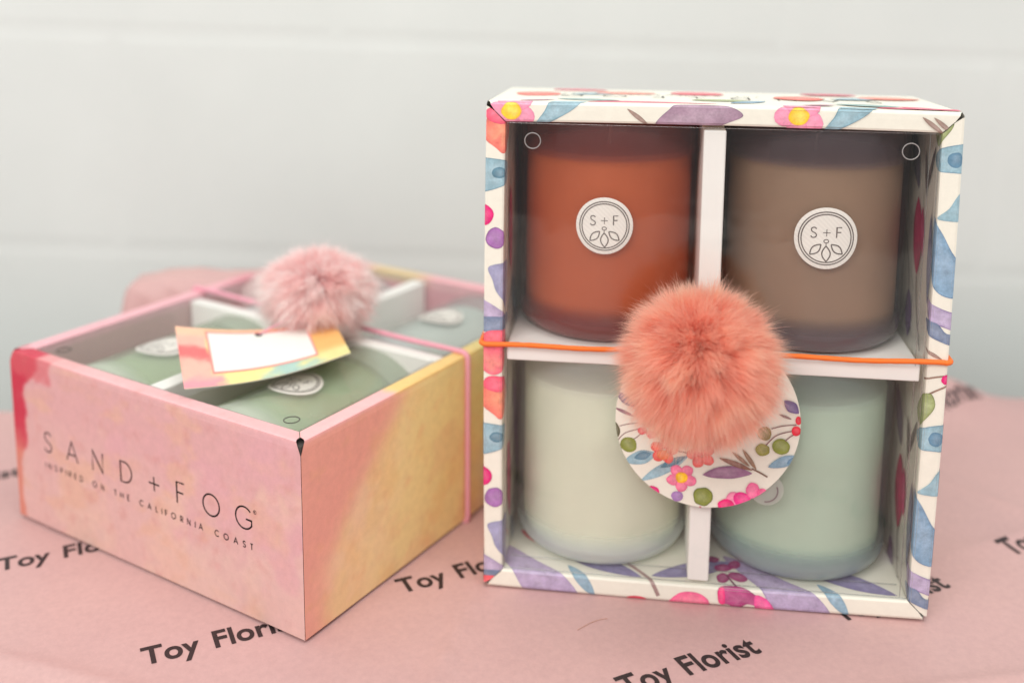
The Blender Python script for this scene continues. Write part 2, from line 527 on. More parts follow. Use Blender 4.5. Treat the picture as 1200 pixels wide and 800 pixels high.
# ---- stroke lettering ------------------------------------------------------
def arc(cx, cy, rx, ry, a0, a1, n=20):
    return [(cx + rx * math.cos(math.radians(a0 + (a1 - a0) * i / n)), cy + ry * math.sin(math.radians(a0 + (a1 - a0) * i / n))) for i in range(n + 1)]
def sp(pts, n=6):
    P = []
    for i in range(len(pts) - 1):
        p0 = pts[max(0, i - 1)]; p1 = pts[i]; p2 = pts[i + 1]; p3 = pts[min(len(pts) - 1, i + 2)]
        for s in range(n):
            t = s / n
            P.append(tuple(0.5 * ((2 * p1[a]) + (-p0[a] + p2[a]) * t + (2 * p0[a] - 5 * p1[a] + 4 * p2[a] - p3[a]) * t * t + (-p0[a] + 3 * p1[a] - 3 * p2[a] + p3[a]) * t ** 3) for a in (0, 1)))
    return P + [pts[-1]]
GL = {   # cap height 1: (width, strokes)
    'S': (.56, [sp([(.52, .86), (.42, .97), (.27, 1.0), (.10, .93), (.05, .76), (.13, .60), (.29, .51), (.46, .41), (.54, .25), (.46, .08), (.28, 0), (.11, .04), (.02, .17)])]),
    'A': (.84, [[(0, 0), (.42, 1), (.84, 0)], [(.15, .33), (.69, .33)]]),
    'N': (.74, [[(0, 0), (0, 1), (.74, 0), (.74, 1)]]),
    'D': (.76, [[(0, 0.5), (0, 0), (.24, 0)] + arc(.26, .5, .50, .5, -90, 90) + [(.24, 1), (0, 1), (0, .5)]]),
    '+': (.7, [[(.35, .12), (.35, .82)], [(0, .47), (.7, .47)]]),
    'F': (.46, [[(0, 0), (0, 1), (.48, 1)], [(0.02, .52), (.42, .52)]]),
    'O': (1.0, [arc(.5, .5, .5, .5, 90, 450, 44)]),
    'G': (.96, [arc(.5, .5, .5, .5, 42, 318, 34) + [(.93, .22), (.93, .46), (.60, .46)]]),
    'C': (.86, [arc(.5, .5, .5, .5, 45, 315, 34)]),
    'I': (.06, [[(0.03, 0), (0.03, 1)]]),
    'P': (.50, [[(0, 0), (0, 1), (.26, 1)] + arc(.26, .74, .26, .26, 85, -90, 12) + [(0, .48)]]),
    'R': (.52, [[(0, 0), (0, 1), (.24, 1)] + arc(.26, .74, .26, .26, 85, -90, 12) + [(0, .48)], [(.24, .46), (.52, 0)]]),
    'E': (.48, [[(.50, 0), (0, 0), (0, 1), (.50, 1)], [(0.02, .52), (.44, .52)]]),
    'T': (.58, [[(0, 1), (.58, 1)], [(.29, .98), (.29, 0)]]),
    'H': (.70, [[(0, 0), (0, 1)], [(.70, 0), (.70, 1)], [(0.02, .52), (.68, .52)]]),
    'L': (.44, [[(0, 1), (0, 0), (.46, 0)]]),
}
def glyph(ch, x, y, h, wd):
    """list of ribbons in text plane"""
    return [ribbon([(x + p[0] * h, y + p[1] * h) for p in st], wd) for st in GL[ch][1]]
def ribbons_to_mesh(name, ribs, fn, mat, parent, label=None):
    v = []; f = []
    for k, Q in enumerate(ribs):
        off = 0.006 + 0.0008 * (k % 5)
        b = len(v)
        for a, c in Q:
            v.append(fn(a[0], a[1], off)); v.append(fn(c[0], c[1], off))
        for i in range(len(Q) - 1):
            f.append((b + 2 * i, b + 2 * i + 1, b + 2 * i + 3, b + 2 * i + 2))
    return mesh_obj(name, v, f, mat, parent)

# ------------------------------------------------------------------ floral print of the standing box
CREAM = (233, 230, 216)
TEAL, TEAL2, LAV, LILAC, SLATE = (146, 180, 192), (130, 164, 184), (156, 156, 188), (178, 162, 194), (116, 132, 160)
CORAL, PINK, MAG, OLIVE, OLIVE2 = (238, 128, 108), (243, 118, 160), (224, 22, 118), (132, 142, 58), (156, 168, 112)
PLUM, BROWN, YEL, PURP = (166, 136, 156), (156, 128, 116), (250, 214, 60), (164, 110, 174)
SL0, SL1 = BD, BD + 0.72     # rim begins / ends along the profile
R0 = SL0                      # s of outer rim edge
def rimy(lo, hi): return (R0 + lo, R0 + hi)
PER = 11.05

def side_print_left():
    """t = height v, s grows outer->rim->inner"""
    o = []
    for k in (0, 1, -1):
        d = -PER * k
        o += poly([(19.9 + d, R0 + .0), (20.3 + d, R0 + .5), (19.9 + d, R0 + 1.4), (19.2 + d, R0 + 1.5), (18.5 + d, R0 + .75), (18.7 + d, R0 + .35), (19.2 + d, R0 - .2)], (240, 124, 110), mid=(246, 160, 128))
        o += blob(20.0 + d, R0 + .5, .35, .6, (244, 92, 120))
        o += poly([(18.3 + d, R0 - .6), (18.1 + d, R0 + 1.2), (17.5 + d, R0 + 1.2), (17.0 + d, R0 + .2), (16.9 + d, R0 - .8), (17.8 + d, R0 - 1)], TEAL, edge=(90, 130, 150))
        o += blob(17.7 + d, R0 + .5, .22, .3, (92, 132, 150))
        o += blob(15.98 + d, R0 - .12, .42, .42, MAG)
        o += blob(15.05 + d, R0 + .40, .43, .40, PURP, edge=(110, 60, 120))
        o += poly([(13.9 + d, R0 + .18), (13.9 + d, R0 + 1.6), (12.0 + d, R0 + 1.4), (12.7 + d, R0 + .55), (13.3 + d, R0 + .3)], LAV)
        o += poly([(12.7 + d, R0 - .8), (12.5 + d, R0 - .1), (12.1 + d, R0 + .6), (11.5 + d, R0 + 1.4), (11.4 + d, R0 + 1.3), (11.5 + d, R0 - .8)], LILAC)
        o += poly([(11.72 + d, R0 - .6), (11.75 + d, R0 + 1.6), (11.2 + d, R0 + 1.6), (11.2 + d, R0 - .6)], SLATE)
        o += poly([(11.2 + d, R0 + .2), (11.15 + d, R0 + 1.1), (10.4 + d, R0 + 1.3), (10.5 + d, R0 - .4), (10.9 + d, R0 - .2)], (242, 104, 124))
        o += poly([(10.5 + d, R0 - .3), (10.3 + d, R0 + .9), (9.7 + d, R0 + .9), (9.35 + d, R0 + .5), (9.4 + d, R0 + .1), (9.8 + d, R0 - .3)], (240, 112, 130), mid=(248, 150, 140))
    o += poly([(.40, R0 - .5), (.42, R0 + .85), (-.3, R0 + .85), (-.3, R0 - .5)], (242, 92, 100))
    # inner face: tulips and leaves
    for k in (0, 1):
        d = -PER * k
        o += leaf(17.0 + d, R0 + 2.2, 13.2 + d, R0 + 2.6, 1.0, MAG)
        o += leaf(19 + d, R0 + 4.0, 14.0 + d, R0 + 5.5, 1.1, PURP)
        o += leaf(13 + d, R0 + 3.0, 10 + d, R0 + 5.0, 1.0, TEAL2)
    return o

def side_print_right():
    o = []
    for k in (0, 1, -1):
        d = -PER * k
        o += poly([(20.6 + d, R0 + .5), (20.45 + d, R0 + .95), (19.7 + d, R0 + 1.5), (19.2 + d, R0 + 1.0), (19.6 + d, R0 + .6), (20.1 + d, R0 + .32)], OLIVE2, edge=(110, 120, 70))
        o += poly([(19.3 + d, R0 - .7), (19.25 + d, R0 + .5), (18.8 + d, R0 + 1.3), (18.35 + d, R0 + 1.0), (18.25 + d, R0 + .2), (18.3 + d, R0 - .7)], TEAL, edge=(86, 124, 152))
        o += blob(18.75 + d, R0 + .2, .3, .28, (98, 138, 164))
        o += poly([(17.5 + d, R0 - .1), (17.5 + d, R0 - .8), (16.5 + d, R0 - .8), (16.45 + d, R0 + .68), (16.9 + d, R0 + .3)], TEAL)
        o += poly([(16.5 + d, R0 + 1.0), (16.0 + d, R0 + .55), (15.2 + d, R0 + .1), (14.5 + d, R0 - .4), (13.5 + d, R0 - .5), (13.45 + d, R0 + .25), (13.9 + d, R0 + .75), (15.0 + d, R0 + 1.0)], (128, 160, 186), edge=(90, 120, 156))
        o += poly([(13.3 + d, R0 + 1.2), (12.95 + d, R0 + .3), (12.6 + d, R0 - .6), (12.0 + d, R0 - .6), (12.2 + d, R0 + .1), (12.55 + d, R0 + .9)], LILAC, edge=(110, 84, 150))
        o += poly([(12.45 + d, R0 + 1.2), (12.4 + d, R0 + .5), (12.0 + d, R0 + .1), (11.9 + d, R0 - .5), (11.5 + d, R0 - .3), (11.7 + d, R0 + .4), (12.0 + d, R0 + .9)], SLATE)
        o += leaf(11.35 + d, R0 + .95, 10.95 + d, R0 + .18, .14, BROWN)
        o += stem([(10.1 + d, R0 + .9), (10.25 + d, R0 + .3), (10.35 + d, R0 - .4)], .07, (150, 120, 105))
        o += stem([(9.4 + d, R0 + .8), (9.7 + d, R0 + .3), (10.0 + d, R0 - .3)], .07, (150, 120, 105))
        o += blob(10.15 + d, R0 - .02, .2, .18, MAG)
    # inner face: tulip, stems, dark leaves
    for k in (0, 1):
        d = -11.0 * k
        o += leaf(13.7 + d, R0 + 2.9, 16.9 + d, R0 + 3.3, 1.35, (196, 24, 92), edge=(130, 14, 66), mid=(214, 50, 112))
        o += leaf(14.6 + d, R0 + 2.2, 16.6 + d, R0 + 2.6, .5, (214, 52, 120))
        o += stem([(13.7 + d, R0 + 2.9), (12.2 + d, R0 + 2.5), (10.9 + d, R0 + 1.7)], .09, (104, 84, 84))
        o += leaf(10.9 + d, R0 + 3.6, 12.9 + d, R0 + 3.9, 1.0, (118, 78, 140))
        o += leaf(17.2 + d, R0 + 2.3, 19.2 + d, R0 + 1.2, .28, (110, 96, 96))
        o += leaf(17.0 + d, R0 + 2.1, 18.9 + d, R0 + 2.6, .28, (110, 96, 96))
        o += leaf(17.2 + d, R0 + 3.3, 19.5 + d, R0 + 4.6, .9, (120, 110, 130))
        o += stem([(11.4 + d, R0 + 4.6), (13.2 + d, R0 + 3.9), (16.0 + d, R0 + 5.4)], .08, (104, 84, 84))
        o += leaf(13.0 + d, R0 + 1.1, 16.6 + d, R0 + 1.25, .55, (126, 132, 160))
        o += leaf(10.0 + d, R0 + 6.0, 15.0 + d, R0 + 6.4, 1.5, (128, 160, 186))
    return o

def top_print():
    """t = u, s: outer (top face) -> rim -> inside; rim is seen with outer edge on top"""
    o = []
    for k in (0, 1):
        d = PER * 0.99 * k
        o += flower(1.05 + d, R0 + .22, .95, (240, 146, 176), None, 0.5)
        o += blob(1.02 + d, R0 + .28, .40, .36, (250, 206, 50), edge=(248, 170, 90))
        o += poly([(3.95 + d, R0 - .4), (3.55 + d, R0 + .1), (2.95 + d, R0 + .5), (2.1 + d, R0 + .95), (1.8 + d, R0 + 1.1), (1.95 + d, R0 + .78), (2.3 + d, R0 + .3), (2.7 + d, R0 - .3)], TEAL, edge=(88, 128, 150))
        o += leaf(5.5 + d, R0 + .14, 6.35 + d, R0 + .78, .17, BROWN)
        o += poly([(6.6 + d, R0 + .72), (7.1 + d, R0 + .15), (7.5 + d, R0 - .06), (9.2 + d, R0 - .05), (9.9 + d, R0 + .30), (9.3 + d, R0 + .62), (8.6 + d, R0 + .9), (7.2 + d, R0 + .86)], PLUM, edge=(112, 84, 116))
        # top face (strongly foreshortened): long blots
        o += poly([(4.0 + d, R0 - .35), (5.6 + d, R0 - .5), (8.6 + d, R0 - .4), (8.8 + d, R0 - .75), (6.0 + d, R0 - 1.3), (4.3 + d, R0 - 1.0)], (232, 92, 124))
        o += leaf(1.2 + d, R0 - .9, 2.6 + d, R0 - 1.5, .5, (170, 110, 130))
        o += leaf(2.6 + d, R0 - 2.1, 5.2 + d, R0 - 1.5, 1.0, (140, 168, 164))
        o += blob(1.6 + d, R0 - 4.6, 1.0, 1.1, (236, 110, 96))
        o += leaf(3.0 + d, R0 - 4.6, 5.0 + d, R0 - 5.6, 1.1, TEAL)
        o += blob(5.4 + d, R0 - 5.8, 1.3, .7, CORAL)
        o += blob(9.2 + d, R0 - 2.6, 1.2, .5, OLIVE2)
        o += leaf(9.5 + d, R0 - 1.2, 11.0 + d, R0 - 2.8, .8, TEAL2)
        o += blob(8.4 + d, R0 - 6.2, 1.2, .9, (226, 60, 90))
        o += blob(3.2 + d, R0 - 7.2, 1.2, .5, (226, 80, 110))
    o += leaf(15.9, R0 - 1.5, 17.4, R0 - .5, .9, (232, 110, 134))
    o += leaf(16.85, R0 + .14, 17.6, R0 + .74, .17, BROWN)
    for a in (2, 6, 11, 15):   # inner face
        o += leaf(a, R0 + 2.2, a + 2.6, R0 + 5.5, 1.4, LAV)
    return o

def bottom_print():
    """t = u; rim faces the viewer with s=R0 at the foot; inner face = floor of the box"""
    o = []
    def lavleaf(t):
        return poly([(t, R0 - .3), (t + 1.9, R0 - .3), (t + 1.5, R0 + .55), (t + .2, R0 + 1.5), (t - 1.2, R0 + 2.6), (t - 2.2, R0 + 3.0), (t - 1.6, R0 + 1.9), (t - .8, R0 + .75)], LILAC, edge=(124, 108, 160))
    for k in (0, 1):
        d = 10.25 * k
        o += lavleaf(2.0 + d)
        o += leaf(2.6 + d, R0 + 2.8, 6.6 + d, R0 + .95, 1.05, (138, 132, 170), edge=(104, 96, 140))
        o += leaf(4.7 + d, R0 - .15, 3.5 + d, R0 + 1.4, .5, (140, 172, 190))
        o += leaf(1.2 + d, R0 + 3.9, 3.2 + d, R0 + 2.8, .9, (236, 110, 116))
        o += leaf(7.0 + d, R0 + 1.1, 10.6 + d, R0 + 2.6, 1.0, (142, 136, 176), edge=(108, 100, 142))
    o += stem([(7.3, R0 + .15), (6.9, R0 + .9), (6.0, R0 + 1.9)], .16, (168, 140, 136))
    o += poly([(7.7, R0 - .1), (8.2, R0 + .38), (8.9, R0 + .42), (9.35, R0 + .1), (9.2, R0 - .3), (7.9, R0 - .3)], (240, 106, 150), mid=(246, 140, 166))
    o += blob(6.4, R0 - .05, .4, .12, (228, 60, 90))
    # plum blossom by the divider
    for (x, y, a, r) in [(10.0, 2.1, .4, .38), (10.55, 1.5, -.6, .42), (9.95, 1.35, 1.3, .36), (10.5, 2.4, 1.2, .34), (9.6, 2.7, 0, .3)]:
        o += blob(x, R0 + y, r, r * .72, (166, 62, 118), a)
    o += stem([(10.1, R0 + 1.6), (10.4, R0 + .9), (10.7, R0 + .5)], .08, (120, 60, 90))
    o += poly([(9.75, R0 + .7), (10.6, R0 + .8), (11.3, R0 + .45), (11.5, R0 + .0), (10.9, R0 + .1), (10.5, R0 - .2), (10.2, R0 + .0), (9.8, R0 + .1)], (182, 66, 128), edge=(130, 30, 90))
    o += poly([(11.2, R0 + .5), (11.7, R0 + .35), (12.0, R0 - .2), (11.3, R0 - .2)], (244, 92, 160))
    o += poly([(9.72, R0 + .62), (9.95, R0 + .7), (10.0, R0 + .05), (9.75, R0 + .1)], (240, 60, 130))
    for (x0, y0, x1, y1, w_, c) in [(1.5, 5.5, 5, 4, 1.2, LAV), (12.5, 5, 16, 4, 1.1, TEAL2), (6, 4.5, 8, 6, .8, (236, 110, 116))]:
        o += leaf(x0, R0 + y0, x1, R0 + y1, w_, c)
    return o

CREAM_L = lin(CREAM)
def floral_col(t, s, L): return (CREAM_L[0], CREAM_L[1], CREAM_L[2], 0.12)

# ------------------------------------------------------------------ watercolour wash of the lying box
def nz(x, y, z=0.0, sc_=1.0):
    return noise.fractal(Vector((x * sc_, y * sc_, z)), 0.9, 2.1, 4)
def wash_front(t, s, L):
    """t = u from the red corner (0) to the near corner (18); s up the outer face, then rim, then inside"""
    w_ = min(s, BD)
    j = nz(t, s, 1.3, .55)
    j2 = nz(t, s, 5.1, 1.4)
    base = mixc((230, 188, 178), (226, 174, 172), sstep(1.5, 6.5, w_ + 1.5 * j))
    base = mixc(base, (236, 196, 176), sstep(.15, .6, nz(t, s, 9.0, .33) + (4.5 - w_) * .09))
    base = mixc(base, (232, 184, 154), .7 * sstep(.15, .55, nz(t * .8, s * 1.5, 14.2, .5) + (3 - abs(w_ - 2.6)) * .05))
    base = mixc(base, (226, 172, 152), .45 * sstep(.1, .5, nz(t * .6, s * 1.6, 24.2, .5) - abs(w_ - 7) * .12))
    base = mixc(base, (230, 172, 180), .6 * sstep(-.1, .45, nz(t, s, 31.0, .3) + (t - 12) * .1 - abs(w_ - 5) * .08))
    base = mixc(base, (236, 204, 186), .6 * sstep(0, .4, nz(t, s, 41.0, .3) + (t - 12) * .05 - (w_ - 1.5) * .2))
    if s > R0 - .1:   # rim
        base = mixc((244, 186, 186), (238, 160, 156), sstep(6, 1, t + j))
    # red corner
    e = 1.05 + .35 * j + (0.9 * sstep(6.3, 7.6, w_)) - .5 * sstep(5, 2, w_)
    r = 1 - sstep(e - .15, e + .12, t)
    base = mixc(base, mixc((222, 138, 118), (206, 44, 72), sstep(2.4, 5.2, w_ + j)), r)
    r2 = (1 - sstep(2.9 + .3 * j2, 3.2 + .3 * j2, t)) * sstep(6.9, 7.2, w_ + .3 * j2) * (1 if s < R0 - .05 else .3)
    base = mixc(base, (218, 92, 100), r2 * .75)
    if s > R0 + 1.1:
        base = (224, 170, 172)
    base = mixc(base, (205, 130, 120), max(0, j2 - .25) * .5)
    base = mixc(base, (226, 176, 174), .25 * (1 - r))
    c = lin(base); return (c[0] * .87, c[1] * .88, c[2] * .90, 0.8)
def wash_side(t, s, L):
    """t = v from the near corner (0) to the far one; pink runs into yellow, then olive"""
    w_ = min(s, BD)
    j = nz(t, s, 61.3, .5); j2 = nz(t, s, 71, 1.3)
    if s > R0 - .08 and s < R0 + 1.0:
        b = mixc((246, 184, 184), (240, 200, 128), sstep(5.4, 6.0, t + .3 * j))
        b = mixc(b, (214, 196, 128), sstep(9.5, 13, t + j))
        b = mixc(b, (208, 160, 92), sstep(13, 16, t + j))
        c = lin(b); return (c[0] * .97, c[1] * .97, c[2] * .97, .8)
    if s >= R0 + 1.0:
        c = lin((226, 172, 170)); return (c[0], c[1], c[2], .8)
    b = mixc((244, 204, 166), (242, 218, 156), sstep(3.0, 8.0, t + 1.2 * j + (8 - w_) * .25))
    b = mixc(b, (238, 204, 150), .8 * sstep(.0, .5, nz(t, s, 81, .35) + (3.2 - w_) * .16))
    b = mixc(b, (204, 190, 130), sstep(9.0, 15.5, t + 1.2 * j + (w_ - 5) * .35))
    b = mixc(b, (238, 194, 130), .4 * sstep(.0, .7, nz(t, s, 91, .5)))
    b = mixc(b, (222, 190, 160), .8 * sstep(10.5, 13, t + j) * sstep(5, 1.5, w_))
    b = mixc(b, (196, 156, 90), sstep(14, 17, t))
    e = .5 + .95 * max(0, w_ - 2.4) + .35 * j
    b = mixc(b, (234, 158, 150), 1 - sstep(e - .9, e + .9, t))
    b = mixc(b, (238, 170, 150), .7 * (1 - sstep(e, e + 1.6, t)))
    b = mixc(b, (232, 176, 130), max(0, j2 - .2) * .5)
    c = lin(b); return (c[0] * .97, c[1] * .97, c[2] * .97, .8)
def wash_far(t, s, L):
    b = mixc((236, 176, 180), (222, 196, 150), (sstep(4, 6, t) * sstep(10, 8, t)) if s < R0 + 1 else 0)
    b = mixc(b, (228, 150, 160), sstep(12, 16, t))
    if s > R0 + 1: b = (220, 152, 160)
    c = lin(b); return (c[0] * .87, c[1] * .88, c[2] * .90, .8)
def wash_left(t, s, L):
    b = (242, 184, 190) if s > R0 - .1 and s < R0 + 1 else ((222, 176, 172) if s > R0 else (226, 160, 170))
    b = mixc(b, (214, 130, 140), sstep(11, 15, t + nz(t, s, 3, .5)) * .7)
    if t < 1.0 and s < R0 + .2: b = (206, 60, 84)
    c = lin(b); return (c[0] * .87, c[1] * .88, c[2] * .90, .8)

def band_lettering(parent, top):
    """SAND+FOG on the foot end (and, turned about, on the head end)"""
    if not top:
        def fn(x, y, off): 
            bow = 0.07 * math.sin(math.pi * x / BW) * (y / BD)
            return (x, -off - bow, y)
    else:
        def fn(x, y, off):
            t = BW - x
            bow = 0.07 * math.sin(math.pi * t / BW) * (y / BD)
            a = 0.35 * (1 - (y - .02) / (BD - .57)) + .042 * (y - .02) / (BD - .57)
            return (t, BH - a + bow + off * 2.5, y)
    h, base, wd = 0.93, 3.76, 0.072
    xs = {0: ('S', 2.26), 1: ('A', 3.86), 2: ('N', 5.68), 3: ('D', 7.56), 4: ('+', 9.36), 5: ('F', 11.08), 6: ('O', 12.62), 7: ('G', 14.46)}
    ribs = []
    for k in xs: ribs += glyph(xs[k][0], xs[k][1], base, h, wd)
    ribs.append(ribbon(arc(15.52, 4.62, .075, .075, 0, 360, 16), .02))
    ribs += glyph('R', 15.495, 4.585, .07, .016)
    txt = 'INSPIRED ON THE CALIFORNIA COAST'
    h2 = .25; x = 0; pos = []
    for ch in txt:
        if ch == ' ': x += .62 * h2 + .14; continue
        pos.append((ch, x)); x += GL[ch][0] * h2 + .145
    k = (15.42 - 2.24) / (x - .145)
    for ch, px in pos: ribs += glyph(ch, 2.24 + px * k, 2.96, h2, .044)
    return ribbons_to_mesh('printed_lettering', ribs, fn, M_ink, parent)

# ------------------------------------------------------------------ the gift boxes
def build_box(name, label, M, kind):
    t = thing(name, label, 'gift box', M, 'windowed candle gift boxes')
    floral = kind == 'floral'
    mat = M_print if floral else M_wash
    fine = 1.2 if floral else 0.12
    F = floral
    build_wall(t, 'wall', (0, 0, 0), (1, 0, 0), (0, 1, 0), BW, bottom_print() if F else None, floral_col if F else wash_front, mat, fine)
    build_wall(t, 'wall', (0, BH, 0), (1, 0, 0), (0, -1, 0), BW, top_print() if F else None, floral_col if F else wash_far, mat, fine if F else .4, backdrop=.35 if F else 0)
    build_wall(t, 'wall', (0, 0, 0), (0, 1, 0), (1, 0, 0), BH, side_print_left() if F else None, floral_col if F else wash_left, mat, fine if F else .25, drop=.35 if F else 0)
    build_wall(t, 'wall', (BW, 0, 0), (0, 1, 0), (-1, 0, 0), BH, side_print_right() if F else None, floral_col if F else wash_side, mat, fine, drop=.35 if F else 0)
    box_mesh('back_panel', .06, BW - .06, .4 if F else .06, BH - (.42 if F else .06), 0.03, .10, plain('panel_card', CREAM if F else (226, 180, 176), .6), t)
    # dark blocks added for the gap shade in notches where folded rims meet
    for (x, y) in ((0, 0), (BW, 0), (0, BH), (BW, BH)):
        sx = 1 if x == 0 else -1; sy = 1 if y == 0 else -1
        x0, x1 = sorted((x + sx * .05, x + sx * .62)); y0, y1 = sorted((y + sy * .05, y + sy * .62))
        if F and y > 1: y0 -= .42; y1 -= .42
        box_mesh('corner_gap_shade', x0, x1, y0, y1, .12, BD - (.32 if F else .2), M_dark, t, .03)
    band_lettering(t, False)
    if F: band_lettering(t, True)
    # clear film window with folded-in side flaps
    z = BD - .11
    v = []; f = []
    nx, ny = 30, 34
    x0, x1, y0, y1 = TH + .03, BW - TH - .03, TH + .03, BH - TH - .03
    for j in range(ny + 1):
        for i in range(nx + 1):
            x = x0 + (x1 - x0) * i / nx; y = y0 + (y1 - y0) * j / ny
            v.append((x, y, z + .03 * noise.noise(Vector((x * .3, y * .3, 2)))))
    for j in range(ny):
        for i in range(nx):
            k = j * (nx + 1) + i
            f.append((k, k + 1, k + nx + 2, k + nx + 1))
    wn = mesh_obj('window_film', v, f, M_film, t, smooth=True)
    zb = z - .9
    for P_ in ([(x0, y0, z), (x1, y0, z)], [(x1, y0, z), (x1, y1, z)], [(x1, y1, z), (x0, y1, z)], [(x0, y1, z), (x0, y0, z)],
               [(x0 + .2, y0 + .04, zb), (x1 - .2, y0 + .04, zb)], [(x1 - .25, y0, z - .1), (x1 - .32, y1, z - .1)]):
        tube('film_edge', [P_[0], tuple((P_[0][k] + P_[1][k]) / 2 for k in range(3)), P_[1]], .018, M_filmedge, wn, 6)
    for side in (0, 1):      # loosely rumpled flap running back along the side wall
        v = []; f = []
        for j in range(41):
            for i in range(13):
                y = y0 + (y1 - y0) * j / 40; d = 4.5 * i / 12
                q = .05 + .09 * (i / 12) + .09 * noise.noise(Vector((d * .9, y * .8, side * 9 + 4))) * min(1, i / 3)
                x = x0 + q if side == 0 else x1 - q
                v.append((x, y, z - .03 - d))
        for j in range(40):
            for i in range(12):
                k = j * 13 + i
                f.append((k, k + 1, k + 14, k + 13))
        mesh_obj('film_flap', v, f, M_film, wn, smooth=False)
    for (hx, hy) in ((1.85, BH - 1.52), (BW - 1.85, BH - 1.52), (BW - 1.88, 1.52), (1.88, 1.52)):
        if F and hy < 3: continue
        torus('punch_hole', hx, hy, z, .31, .022, M_filmring if F else M_dark, wn)
    return t
M_filmring = plain('film_cut_ring', (150, 146, 144), .3)

ar, al = 0.125, 0.5542
uR = Vector((math.cos(ar), -math.sin(ar), 0)); vR = Vector((0, 0, 1)); nR = Vector((-math.sin(ar), -math.cos(ar), 0))
oR = Vector((-1.0375, 41.496, 0)) - nR * BD
uL = Vector((math.cos(al), -math.sin(al), 0)); vL = Vector((math.sin(al), math.cos(al), 0)); nL = Vector((0, 0, 1))
oL = Vector((-7.812, 37.604, 0)) - uL * BW
MR = frame(oR, uR, vR, nR); ML = frame(oL, uL, vL, nL)

# ------------------------------------------------------------------ setting: table, wrapping paper, wall
def fold(x, y, ax, ay, bx, by, wd, h):
    """soft pressed crease along a segment"""
    dx, dy = bx - ax, by - ay; L2 = dx * dx + dy * dy
    t = max(0, min(1, ((x - ax) * dx + (y - ay) * dy) / L2))
    d = math.hypot(x - ax - dx * t, y - ay - dy * t)
    return h * math.exp(-abs(d) / wd) * (math.sin(math.pi * t) ** .5 if 0 < t < 1 else 0)
def yback(x):
    e = 61.2 + .8 * math.sin(x * .21 + 1) 
    e = e - 3.2 * sstep(-24, -28, x)
    return e
def paper_z(x, y):
    z = -.10 + .05 * noise.fractal(Vector((x * .12, y * .12, .3)), 1, 2, 3)
    z += fold(x, y, -1.4, 41, -3.9, 30, .2, .2)
    z += fold(x, y, -1.2, 41.4, 1.2, 52, .3, .09)
    z += fold(x, y, 6, 33.5, 28, 37.5, .4, .24)
    z += fold(x, y, -24, 38, -8, 33, .4, .22)
    z += fold(x, y, 19, 44, 33, 50, .45, .24)
    z += fold(x, y, 22, 52, 31, 41, .35, .2)
    # the loose back edge lifts
    z += 1.5 * math.exp(-((x - 25.5) / 3.2) ** 2 - ((y - 60.5) / 2.2) ** 2)
    z += .5 * math.exp(-((y - 60.5) / 1.5) ** 2) * (.5 + .5 * math.sin(x * .33))
    # bunched-up fold behind the lying box
    px_ = sstep(-23.6, -21.6, x + .4 * noise.noise(Vector((y, 0, 0)))) * (1 - sstep(-12.5, -10.5, x))
    z += 8.0 * px_ * math.exp(-(max(0, abs(y - 59.4) - .9) / .75) ** 2) * (1 + .02 * math.sin(x * .9))
    return z
